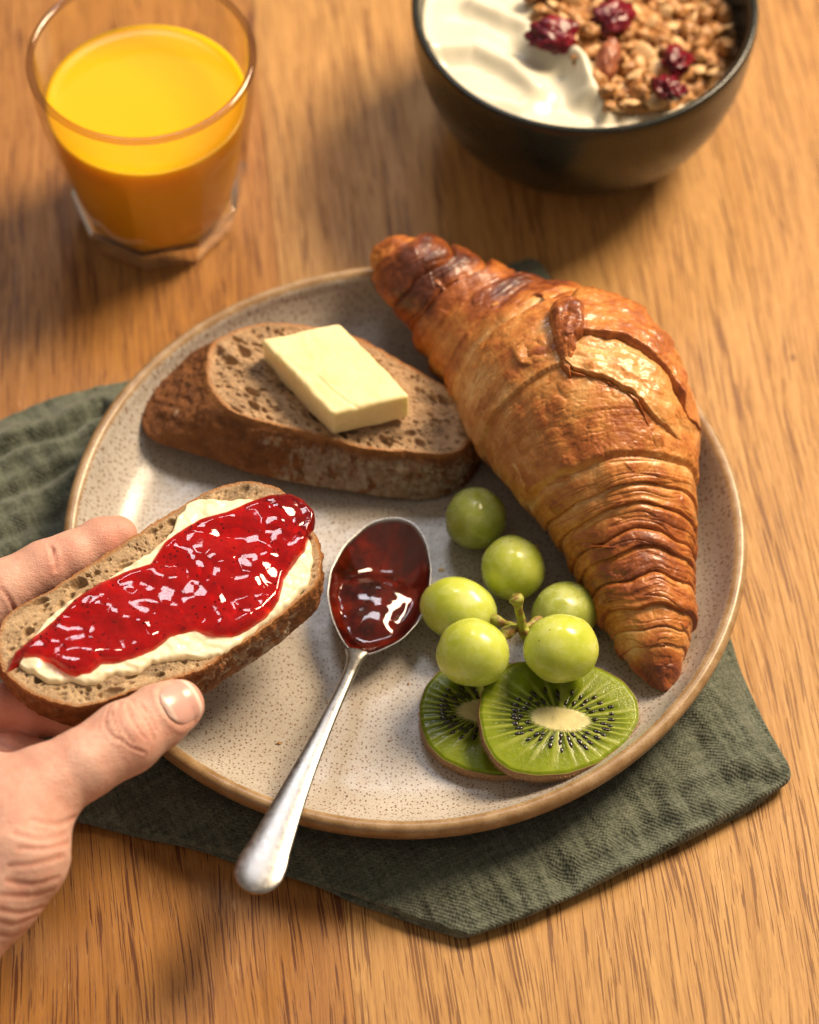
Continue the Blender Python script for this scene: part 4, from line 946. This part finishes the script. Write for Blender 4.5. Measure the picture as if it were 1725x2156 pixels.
# wraps: boundaries in arc length, with the spiral slant of the roll
mid = 0.50 * QL
rw = np.random.default_rng(21); QM = qa[np.argmin(np.abs(proj(C)[1] - 1050))]
inner = [0.9, 2.0, 3.1, 4.5, 5.9, 7.4]
outer = []; x = QM
while x < QL - 0.5: outer.append(x); x += rw.uniform(0.42, 0.98)
print('QL', QL, 'q(y=1080):', qa[np.argmin(np.abs(proj(C)[1] - 1080))]); bnd = np.array([-0.3] + inner + outer + [QL + 0.3])
wave = 0.34 * perlin(np.stack([np.cos(v) * 1.0, np.sin(v) * 1.0, q * 0.30], 1), 1.0, 3) + 0.05 * perlin(np.stack([np.cos(v) * 3, np.sin(v) * 3, q * 0.9], 1), 1.0, 5)
qs = q + wave * np.minimum(1, w_ * 0.7) + 0.40 * np.cos(v + 0.6) * (frac < 0.5) * w_ * 0.5 + (0.20 * np.cos(v) + 0.10 * np.sin(v)) * sstep(0.45, 0.6, frac) * w_
k = np.clip(np.searchsorted(bnd, qs) - 1, 0, len(bnd) - 2); b0 = bnd[k]; b1 = bnd[k + 1]; wd = b1 - b0
x = (qs - b0) / wd
tow_low = qs > mid
xx = np.where(tow_low, x, 1 - x)                        # 0 on the centre side, 1 on the tip side of a wrap
amp = np.where(tow_low, 0.06 + 0.14 * np.clip(wd, 0, 1.0), 0.38) * np.clip(w_ * 0.6, 0.15, 1)
big_ = (wd > 3)
prof = np.where(big_, 0.9 * (1 - sstep(0.96, 1.0, xx)) * 1.0, np.sqrt(np.clip(1 - (1 - np.clip(xx * 1.25, 0, 1)) ** 2, 0, 1)) * (1 - sstep(0.90, 1.0, xx)))
rid_ = _rnd[(k * 37 + 11) & 255]
h = amp * prof * (0.65 + 0.7 * rid_)
# fine laminated lines parallel to the wraps
Ln = np.stack([np.cos(v) * 0.8, np.sin(v) * 0.8, qs * 2.6], 1); lam = perlin(Ln, 1.0, 7) + 0.6 * perlin(Ln * np.array([1.5, 1.5, 2.6]), 1.0, 9)
lamz = 0.35 + 0.65 * np.where(tow_low, 1, 0.7) * (~big_)
h += (0.050 * lam - 0.038 * (1 - sstep(0.0, 0.14, np.abs(lam)))) * lamz * np.clip(w_ * 0.7, 0.2, 1)
h += np.exp(-(q / 1.6) ** 2) * 0.22 * fbm(P, 1.1, 3, 31) + 0.16 * fbm(P, 0.42, 3, 2) * np.clip(w_ * 0.5, 0, 1) + 0.05 * fbm(P, 1.5, 4, 4)
f1, rd1, f2 = worley(P, 1.7, 5); h += 0.05 * sstep(0.35, 0.9, rd1) * np.sqrt(np.clip(1 - (f1 / 0.6) ** 2, 0, 1))
f1b, rd2, f2b = worley(P, 5.0, 8); h += 0.014 * (1 - f1b)
# wrinkled thin skin over the middle
wr = fbm(P * np.array([1, 1, 1]), 1.1, 5, 12, 0.6); h += (-0.022 * (1 - sstep(0, 0.05, np.abs(wr)))) * big_
V = P + Nr * h[:, None]
V[:, 2] = np.maximum(V[:, 2], np.repeat(zr, Nv) + 0.02)
bake = 0.34 + 0.10 * prof + 0.10 * fbm(P, 0.5, 3, 15) * 2 + 0.18 * np.clip(lam, -1, 1) * 0.5 - 0.16 * (1 - sstep(0.0, 0.35, xx)) * (~big_)
bake += 0.32 * np.exp(-((q - 2.2) / 1.5) ** 2) + 0.30 * np.exp(-((q - 5.6) / 0.9) ** 2) * sstep(-0.2, 0.6, np.sin(v)) + 0.16 * np.exp(-((q - 17.0) / 1.25) ** 2) * sstep(-0.3, 0.5, np.sin(v)) + 0.20 * np.exp(-((q - QL) / 1.0) ** 2)
bake += 0.16 * sstep(0.88, 0.95, xx) * (~big_) - 0.10 * np.exp(-((q - 8.0) / 1.1) ** 2) - 0.12 * np.exp(-((np.sin(v) + 0.15) / 0.35) ** 2) * np.exp(-((q - 10) / 6.0) ** 2)
bake += 0.10 * sstep(0.4, 0.9, rd1) * np.sqrt(np.clip(1 - (f1 / 0.6) ** 2, 0, 1))
fx, fy = proj(P); up_side = Nr[:, 2] > -0.1
for (gx, gy, sx_, sy_, am) in ((880, 560, 60, 45, 0.22), (985, 560, 70, 28, 0.30), (905, 640, 30, 55, 0.20), (1120, 640, 85, 45, 0.30), (1050, 610, 60, 30, 0.22), (1180, 620, 30, 20, 0.25), (1290, 1165, 90, 50, 0.20), (1400, 1150, 70, 60, 0.12),
                               (1300, 920, 130, 70, 0.10), (1100, 750, 40, 30, 0.22), (1390, 1400, 60, 60, 0.20), (1250, 850, 80, 50, -0.06), (1000, 700, 50, 60, -0.14), (1330, 1060, 110, 30, -0.06), (1330, 1240, 90, 30, 0.14), (850, 590, 30, 60, 0.12)):
    bake += up_side * am * np.exp(-((fx - gx) / sx_) ** 2 - ((fy - gy) / sy_) ** 2) * (0.7 + 0.9 * fbm(P, 1.5, 3, 41))
c_org = np.array([C[Nu // 2, 0], C[Nu // 2, 1], FLOOR])
croi = thing('croissant', 'large golden brown flaky croissant lying across the right side of the plate', 'croissant', c_org)
Vc = np.vstack([V, C[:1], C[-1:]]); kk = Nu * Nv
T = [[j, (j + 1) % Nv, kk] for j in range(Nv)] + [[(Nu - 1) * Nv + (j + 1) % Nv, (Nu - 1) * Nv + j, kk + 1] for j in range(Nv)]
bk2 = np.append(bake, [0.8, 0.8])
test = np.cross(V[Nv] - V[0], V[1] - V[0]); flipc = (normals_grid(P, Nu, Nv, False, True) * Nr).sum(1).mean() < 0
link('body', make_mesh('body', Vc, grid(Nu, Nv, False, True), M_croi, np.array(T), attrs=dict(bake=bk2, layer=x.tolist() + [0, 0]), org=c_org, flip=flipc), croi)
# picture of the body from the side of the table the guest sits on: used to find where each strip of dough lies
Bx, By = proj(V); vis = (Nr @ (CAM - V.mean(0))) > 0
sel = np.where(vis)[0][::3]; SX, SY = Bx[sel], By[sel]
def on_body(pts):
    """fractional (u, v) grid position of the body point seen at each pixel"""
    pts = np.asarray(pts); d = (pts[:, 0:1] - SX) ** 2 + (pts[:, 1:2] - SY) ** 2
    i = sel[np.argmin(d, axis=1)]; return np.stack([i // Nv, i % Nv], 1).astype(float)
PG = P.reshape(Nu, Nv, 3); NG = Nr.reshape(Nu, Nv, 3)
hs_ = (h - 0.0).reshape(Nu, Nv)
def sample(G, uv):
    u_ = np.clip(uv[:, 0], 0, Nu - 1.001); v_ = uv[:, 1] % Nv; i = u_.astype(int); j = v_.astype(int); a = (u_ - i)[:, None]; b_ = (v_ - j)[:, None]; j2 = (j + 1) % Nv
    return (G[i, j] * (1 - a) * (1 - b_) + G[i + 1, j] * a * (1 - b_) + G[i, j2] * (1 - a) * b_ + G[i + 1, j2] * a * b_)
def ext(L, nu, more, su):
    E = on_body(pl(L, nu)); E[:, 1] = np.where(E[:, 1] > 330, E[:, 1] - Nv, E[:, 1])
    for _ in range(6): E[1:-1] = 0.25 * E[:-2] + 0.5 * E[1:-1] + 0.25 * E[2:]
    if more:
        k = max(4, int(nu * 0.3)); t = np.linspace(0, 1, k + 1)[1:, None]; E = np.vstack([E, E[-1] + t * np.array([su, more])])
    return E
def flap(nm, up_, lo_, thick, nu, nv, bk, seed, rough_=0.05, lift=0.0, more=0, su=(0, 0), eA=0.30, eB=0.18, end=0.25):
    A, B = ext(up_, nu, more, su[0]), ext(lo_, nu, more, su[1]); nu = len(A); t = np.linspace(0, 1, nv)
    UV = (A[:, None] * (1 - t)[None, :, None] + B[:, None] * t[None, :, None]).reshape(-1, 2)
    O, Nq = sample(PG, UV), sample(NG, UV); Nq /= np.linalg.norm(Nq, axis=1)[:, None]
    G = O.reshape(nu, nv, 3); wdt = np.linalg.norm(G[:, 0] - G[:, -1], axis=1)[:, None]
    cum = np.concatenate([[0], np.cumsum(np.linalg.norm(np.diff(G[:, nv // 2], axis=0), axis=1))])[:, None]
    dA, dB = t[None, :] * wdt / eA, (1 - t)[None, :] * wdt / eB
    d = np.minimum(np.minimum(dA, dB), np.minimum(cum, cum[-1] - cum) / end + 0 * dA).ravel()
    e = np.sqrt(np.clip(1 - (1 - np.clip(d, 0, 1)) ** 2, 0, 1))
    tt = np.tile(t, nu); ii = np.repeat(np.linspace(0, 1, nu), nv); cc_ = np.repeat(cum[:, 0], nv)
    nz_ = fbm(O, 1.0, 4, seed); ln = perlin(np.stack([tt * wdt.repeat(nv) * 3.2, cc_ * 0.5, 0 * tt], 1), 1.0, seed) * 0.7 + 0.3 * perlin(np.stack([tt * 14, cc_ * 0.8, 0 * tt + 3], 1), 1.0, seed)
    hh_ = -0.28 + (thick * np.where(more != 0, 1 - 0.75 * sstep(0.55, 0.95, ii), 1.0) + 0.28) * e + e * (rough_ * nz_ * 2.0 + 0.045 * ln) + lift * (1 - ii) ** 2 * e
    V_ = O + Nq * hh_[:, None]
    b_ = bk + 0.22 * nz_ + 0.16 * (1 - sstep(0.0, 0.16, np.repeat((1 - t)[None, :] * wdt, 1, 0).ravel())) + 0.14 * ln * 0.7
    return link(nm, make_mesh(nm, V_, grid(nu, nv), M_croi, attrs=dict(bake=b_, layer=tt), org=c_org, flip=True), croi), V_
f3 = flap('dough_layer', [(1150, 680), (1215, 690), (1290, 700), (1352, 730), (1403, 775), (1436, 840)], [(1186, 762), (1205, 784), (1278, 804), (1335, 836), (1368, 876), (1400, 906), (1436, 936)], 0.34, 150, 90, 0.28, 3, 0.11, 0.15, 120, (10, 14), 0.3, 0.14)
f2 = flap('dough_layer', [(1165, 640), (1205, 622), (1270, 616), (1330, 632), (1374, 672), (1412, 742), (1438, 815)], [(1172, 706), (1203, 712), (1283, 718), (1345, 748), (1394, 790), (1426, 838), (1442, 888)], 0.55, 150, 110, 0.52, 5, 0.12, 0.25, 120, (10, 10), 1.3, 0.12)
f4 = flap('dough_edge', [(1168, 720), (1180, 748), (1203, 778), (1278, 798), (1335, 830), (1362, 870), (1376, 902)], [(1164, 734), (1182, 766), (1205, 792), (1276, 808), (1331, 841), (1357, 880), (1370, 916)], 0.26, 150, 24, 0.46, 7, 0.16, 0.12, 0, (0, 0), 0.14, 0.08)
f1_ = flap('dough_end', [(1152, 668), (1165, 648), (1190, 636), (1222, 640), (1240, 660)], [(1160, 712), (1176, 730), (1202, 734), (1222, 722), (1238, 700)], 0.80, 70, 60, 0.66, 9, 0.22, 0.0, 0, (0, 0), 0.45, 0.25, 0.4)
f1b_ = flap('dough_end', [(1160, 705), (1168, 740), (1178, 772), (1196, 800)], [(1222, 700), (1218, 738), (1212, 770), (1206, 800)], 0.62, 60, 50, 0.62, 19, 0.20, 0.1, 0, (0, 0), 0.3, 0.2, 0.3)
f5 = flap('pastry_flake', [(1362, 900), (1374, 930), (1380, 966)], [(1390, 902), (1402, 935), (1394, 974)], 0.22, 40, 24, 0.46, 11, 0.10, 0, 0, (0, 0), 0.1, 0.1)
f6 = flap('pastry_flake', [(1068, 742), (1100, 712), (1152, 690)], [(1090, 768), (1130, 776), (1172, 756)], 0.30, 50, 30, 0.34, 12, 0.12, 0.1, 0, (0, 0), 0.15, 0.10)
gf = np.random.default_rng(77)
for k, (cx, cy, L_, ang_, w__, bk_) in enumerate([(1040, 640, 70, 38, 24, 0.55), (1120, 612, 60, 30, 20, 0.62), (1165, 640, 50, 25, 18, 0.45), (985, 600, 60, 40, 22, 0.60), (925, 590, 50, 50, 22, 0.66), (1010, 720, 80, 60, 18, 0.34), (960, 680, 70, 60, 16, 0.38),
        (1130, 900, 60, 70, 14, 0.36), (1095, 1000, 70, 65, 16, 0.34), (1240, 900, 60, 20, 14, 0.40), (1300, 980, 80, -8, 14, 0.42), (1180, 1010, 70, -20, 14, 0.36), (1340, 1010, 70, 10, 12, 0.48), (1410, 985, 50, 30, 14, 0.40),
        (1270, 1150, 80, 2, 14, 0.72), (1360, 1140, 70, 12, 12, 0.66), (1330, 1200, 70, 4, 12, 0.62), (1390, 1350, 40, 40, 14, 0.62), (880, 540, 30, 60, 20, 0.62)]):
    a_ = math.radians(ang_); dx, dy = math.cos(a_), math.sin(a_); n_ = 5
    up_, lo_ = [], []
    for i in range(n_):
        s_ = (i / (n_ - 1) - 0.5) * L_; ww_ = w__ * (0.25 + 0.75 * math.sin(math.pi * (i + 0.4) / n_)) * gf.uniform(0.7, 1.2) / 2
        jx, jy = gf.normal() * 2.5, gf.normal() * 2.5
        up_.append((cx + dx * s_ + dy * ww_ + jx, cy + dy * s_ - dx * ww_ + jy)); lo_.append((cx + dx * s_ - dy * ww_ + jx, cy + dy * s_ + dx * ww_ + jy))
    flap('pastry_flake', up_, lo_, gf.uniform(0.14, 0.24), 36, 20, bk_ - 0.08, 30 + k, 0.06, gf.uniform(-0.05, 0.08), 0, (0, 0), 0.25, 0.06, 0.12)
# ------------------------------------------------------------------ hand: a smooth implicit body, meshed once
def J(px, py, z, r): return (at(px, py, z), r)
chains = [
    [J(377, 1484, 6.05, 0.80), J(335, 1508, 6.15, 0.99), J(262, 1556, 6.3, 1.13), J(170, 1612, 6.4, 1.08), J(95, 1655, 6.3, 1.25), J(20, 1715, 6.0, 1.65)],            # thumb
    [J(20, 1735, 6.0, 1.65), J(10, 1790, 5.8, 1.98), J(-50, 1850, 5.4, 2.15), J(-140, 1930, 5.0, 2.3), J(-300, 2060, 4.6, 2.5)],                                          # heel of the hand, wrist
    [J(247, 1128, 5.75, 0.66), J(215, 1140, 5.75, 0.76), J(150, 1172, 5.8, 0.80), J(95, 1196, 5.8, 0.88), J(10, 1240, 5.8, 0.92), J(-110, 1330, 5.7, 1.0), J(-230, 1500, 5.6, 1.3)],  # index
    [J(120, 1330, 3.95, 0.72), J(40, 1310, 4.1, 0.80), J(-20, 1302, 4.7, 0.88), J(-130, 1400, 5.2, 1.0), J(-240, 1560, 5.4, 1.3)],                                       # middle
    [J(128, 1505, 4.05, 0.70), J(70, 1500, 4.05, 0.78), J(-20, 1490, 4.1, 0.85), J(-130, 1530, 4.5, 1.0), J(-240, 1640, 5.0, 1.3)],                                       # ring
    [J(100, 1600, 3.9, 0.62), J(30, 1590, 3.9, 0.70), J(-60, 1600, 4.1, 0.80), J(-160, 1650, 4.6, 1.0)],                                                                # little
    [J(-200, 1520, 5.3, 1.5), J(-200, 1650, 5.2, 1.8), J(-150, 1800, 5.1, 2.0)],                                                                                         # back of the hand
    [J(20, 1725, 6.0, 1.4), J(-90, 1650, 5.6, 1.5), J(-200, 1560, 5.4, 1.5)],                                                                                           # web
]
def seg_d(X, a, ra, b_, rb):
    e = b_ - a; t = np.clip(((X - a) @ e) / (e @ e), 0, 1)
    return np.linalg.norm(X - (a + t[:, None] * e), axis=1) - (ra + (rb - ra) * t)
def smin(a, b_, k):
    h = np.clip(0.5 + 0.5 * (b_ - a) / k, 0, 1); return b_ * (1 - h) + a * h - k * h * (1 - h)
def sdf(X):
    D = None
    for ci, ch in enumerate(chains):
        d = None
        for (a, ra), (b_, rb) in zip(ch[:-1], ch[1:]):
            s = seg_d(X, a, ra, b_, rb); d = s if d is None else smin(d, s, 0.22)
        D = d if D is None else smin(D, d, 0.75 if ci in (1, 6, 7) else 0.22)
    return D
def surface_nets(f, lo, hi, hs):
    lo = np.array(lo, float); nx = np.ceil((np.array(hi) - lo) / hs).astype(int) + 1
    ax_ = [lo[i] + np.arange(nx[i]) * hs for i in range(3)]
    S = np.empty(nx)
    for i in range(nx[0]):
        Y, Z = np.meshgrid(ax_[1], ax_[2], indexing='ij')
        S[i] = f(np.stack([np.full(Y.size, ax_[0][i]), Y.ravel(), Z.ravel()], 1)).reshape(Y.shape)
    sg = S < 0; n = nx - 1
    cnt = np.zeros(n); acc = np.zeros((*n, 3))
    off = [(a, b_, c_) for a in (0, 1) for b_ in (0, 1) for c_ in (0, 1)]
    def sub(A, o): return A[o[0]:o[0] + n[0], o[1]:o[1] + n[1], o[2]:o[2] + n[2]]
    for o1 in off:
        for dim in range(3):
            if o1[dim]: continue
            o2 = list(o1); o2[dim] = 1
            s1, s2 = sub(S, o1), sub(S, o2); m = (s1 < 0) != (s2 < 0)
            t = np.where(m, s1 / np.where(m, s1 - s2, 1), 0)
            cnt += m
            for d in range(3): acc[..., d] += m * (o1[d] + (t if d == dim else 0))
    act = cnt > 0; idx = -np.ones(n, int); idx[act] = np.arange(act.sum())
    I = np.argwhere(act); V = lo + (I + acc[act] / cnt[act][:, None]) * hs
    faces = []
    for dim in range(3):
        o = [slice(1, -1)] * 3; o[dim] = slice(0, -1); A = sg[tuple(o)]
        o2 = [slice(1, -1)] * 3; o2[dim] = slice(1, None); B = sg[tuple(o2)]
        E = np.argwhere(A != B) + np.array([0 if d == dim else 1 for d in range(3)])
        inside = sg[tuple(E.T)]
        u, w = (dim + 1) % 3, (dim + 2) % 3
        def g(du, dw):
            C_ = E.copy(); C_[:, u] -= du; C_[:, w] -= dw; return idx[tuple(C_.T)]
        q4 = np.stack([g(1, 1), g(0, 1), g(0, 0), g(1, 0)], 1); q4[~inside] = q4[~inside][:, ::-1]; faces.append(q4)
    Fq = np.concatenate(faces); Fq = Fq[(Fq >= 0).all(1)]
    return V, Fq
allp = np.array([p for ch in chains for p, r in ch]); lo = allp.min(0) - 2.7; hi = allp.max(0) + 2.7; lo[2] = 2.0
V, Q = surface_nets(sdf, lo, hi, 0.085)
def grad(X, e=0.01):
    g = np.stack([sdf(X + np.eye(3)[i] * e) - sdf(X - np.eye(3)[i] * e) for i in range(3)], 1)
    return g / (np.linalg.norm(g, axis=1)[:, None] + 1e-9)
for _ in range(2): V = V - sdf(V)[:, None] * grad(V)
Nh = grad(V)
def hit(px, py):
    r = ray(px, py); r = r / np.linalg.norm(r); t = 75.0
    for _ in range(90):
        X = CAM + r * t; d = sdf(X[None])[0]
        if d < 0.003: return X
        t += d * 0.9
        if t > 130: break
    return None
def creases(lines):
    out = []
    for L in lines:
        P_ = [hit(x * 0.495, 983 + y * 0.495) for x, y in pl(L, 9)]
        P_ = [p for p in P_ if p is not None]
        if len(P_) > 1: out.append(np.array(P_))
    return out
knuck = creases([[(470, 1015), (442, 1075), (452, 1120), (500, 1165)], [(515, 1000), (495, 1050), (520, 1120), (570, 1175)], [(560, 990), (610, 1060), (650, 1120), (655, 1165)],
                 [(540, 1005), (560, 1080), (620, 1160)], [(590, 1000), (640, 1060), (665, 1120)], [(500, 1150), (560, 1195), (620, 1215)], [(480, 1040), (480, 1080), (510, 1130)]])
wrist = creases([[(60, 1560), (180, 1598), (312, 1548)], [(80, 1622), (200, 1628), (290, 1596)], [(40, 1700), (150, 1692), (272, 1655)], [(30, 1762), (140, 1780), (250, 1748)],
                 [(0, 1822), (130, 1832), (232, 1800)], [(0, 1885), (90, 1905), (190, 1868)], [(0, 1935), (60, 1955), (150, 1912)], [(130, 1500), (240, 1530), (320, 1490)], [(0, 1990), (60, 2000), (110, 1970)]])
idxc = creases([[(212, 335), (238, 385), (240, 440)], [(225, 350), (225, 400)], [(10, 520), (40, 560), (62, 610)], [(0, 1165), (40, 1185), (78, 1195)]])
disp = np.zeros(len(V)); redv = np.zeros(len(V))
for G, dep, w in ((knuck, 0.050, 0.040), (wrist, 0.034, 0.07), (idxc, 0.05, 0.06)):
    for L in G:
        near = np.linalg.norm(V - L.mean(0), axis=1) < 4
        d = np.full(len(V), 9.0); d[near] = polydist(V[near], L)
        fade = 1.0
        disp -= dep * np.exp(-(d / w) ** 2); disp += dep * 0.35 * np.exp(-((d - 2.2 * w) / w) ** 2)
        redv = np.maximum(redv, 0.38 * np.exp(-(d / (w * 1.6)) ** 2))
for pt, rad_, amt in (((400, 1490), 0.9, 0.55), ((250, 1125), 1.2, 0.55), ((275, 1545), 0.9, 0.30), ((120, 1190), 1.2, 0.35), ((70, 1500), 2.0, 0.55), ((60, 1620), 1.5, 0.30), ((75, 1700), 1.2, 0.35)):
    p = hit(*pt)
    if p is not None: redv = np.maximum(redv, amt * np.exp(-(np.linalg.norm(V - p, axis=1) / rad_) ** 2))
disp += 0.030 * fbm(V, 0.9, 3, 3) + 0.010 * fbm(V * np.array([1, 1, 1]), 4.0, 2, 6)
redv = np.clip(redv + 0.12 * fbm(V, 0.8, 3, 9), 0, 1)
# nail bed frame
a3 = chains[0][1][0]; b3 = chains[0][0][0]; axn = (b3 - a3) / np.linalg.norm(b3 - a3)
nc = hit(382, 1476); nn3 = grad(nc[None])[0]; nn3 = nn3 - axn * (nn3 @ axn) * 0.75; nn3 /= np.linalg.norm(nn3); axn = axn - nn3 * (axn @ nn3); axn /= np.linalg.norm(axn); bn = np.cross(nn3, axn)
def nail_pt(s, t, lift):
    X = nc + nn3 * 1.2 + axn * s + bn * t
    for _ in range(60):
        d = sdf(X[None])[0]
        if d < 0.004: break
        X = X - nn3 * d * 0.85
    return X + nn3 * lift
NL, NWd = 1.12, 0.60
loc_s = (V - nc) @ axn; loc_t = (V - nc) @ bn; nd_ = np.sqrt((np.clip(np.abs(loc_s) - 0.22, 0, 9) / 0.54) ** 2 + (loc_t / 0.70) ** 2); front = ((V - nc) @ nn3) > -0.75
disp -= 0.03 * (1 - sstep(0.85, 1.0, nd_)) * front; disp += 0.035 * np.exp(-((nd_ - 1.15) / 0.12) ** 2) * front * (loc_s < 0.45)
Vh = V + Nh * disp[:, None]
h_org = np.array([at(20, 1735, 0)[0], at(20, 1735, 0)[1], 4.0])
hand = thing('person', 'bare left hand reaching in from the left, thumb and fingers holding the jam toast', 'hand', h_org)
link('hand', make_mesh('hand', Vh, Q, M_skin, attrs=dict(red=redv), org=h_org), hand)
ns, nt_ = 46, 40; NV = []; rd_ = []
for i in range(ns):
    s = -0.66 + 1.34 * i / (ns - 1)
    wdt = 0.64 * math.sqrt(max(0.0, 1 - (max(0, -s - 0.10) / 0.60) ** 2)) * math.sqrt(max(0.02, 1 - (max(0, s - 0.40) / 0.42) ** 2)) + 0.02
    for j in range(nt_):
        t = -1 + 2 * j / (nt_ - 1); e = min(1, (1 - abs(t)) * 6)
        NV.append(nail_pt(s, t * wdt, 0.012 + 0.035 * math.sqrt(e) * min(1, i / 4 + 0.2) * 1.0)); rd_.append(1.0 if s > 0.52 else (0.5 if s < -0.45 else 0.0))
link('thumb_nail', make_mesh('thumb_nail', np.array(NV), grid(ns, nt_), M_nail, attrs=dict(red=rd_), org=h_org), hand)
# ------------------------------------------------------------------ crumbs
g = np.random.default_rng(12); bm = bmesh.new()
spots = [(600, 1060), (520, 1090), (300, 1010), (760, 1150), (690, 1480), (860, 1440), (820, 1560), (560, 1560), (930, 1660), (1500, 1250), (1490, 1100), (1440, 1480), (440, 1580)]
for px, py in spots + [(g.uniform(300, 1450), g.uniform(950, 1600)) for _ in range(30)]:
    p = at(px, py, FLOOR)
    if math.hypot(p[0], p[1]) > 8.4: continue
    r = g.uniform(0.02, 0.065)
    bmesh.ops.create_icosphere(bm, subdivisions=1, radius=1.0, matrix=Matrix.Translation(Vector((p[0], p[1], FLOOR + r * 0.4)) * U) @ Matrix.Diagonal((r * U * g.uniform(.6, 1.6), r * U, r * U * 0.7, 1)))
me = bpy.data.meshes.new('bread_crumbs'); bm.to_mesh(me); bm.free(); me.materials.append(M_crumb)
ca_ = me.attributes.new('Col', 'FLOAT_COLOR', 'POINT'); ca_.data.foreach_set('color', np.tile(np.array([0.40, 0.22, 0.09, 1], np.float32), len(me.vertices)))
tag(link('bread_crumbs', me), 'tiny brown crumbs scattered on the speckled plate', 'crumbs', None, 'stuff')
bm = bmesh.new()
for px, py in [(1480, 1180), (1505, 1330), (1210, 1480), (1250, 1370), (1080, 1120), (1130, 1150), (1500, 1040), (1465, 1420), (930, 1200), (860, 700), (900, 760)]:
    p = at(px, py, FLOOR + 0.02); rr = math.hypot(p[0], p[1]); zz_ = FLOOR + 0.03 if rr < 9.0 else None
    if zz_ is None: continue
    M = Matrix.Translation(Vector((p[0], p[1], zz_)) * U) @ Matrix.Rotation(g.uniform(0, 6), 4, 'Z') @ Matrix.Rotation(g.uniform(-0.3, 0.3), 4, 'X') @ Matrix.Diagonal((g.uniform(0.08, 0.16) * U, g.uniform(0.04, 0.09) * U, 0.015 * U, 1))
    bmesh.ops.create_icosphere(bm, subdivisions=2, radius=1.0, matrix=M)
me = bpy.data.meshes.new('pastry_crumbs'); bm.to_mesh(me); bm.free(); me.materials.append(M_croi)
tag(link('pastry_crumbs', me), 'golden croissant flakes fallen on the plate beside the croissant', 'crumbs', None, 'stuff')
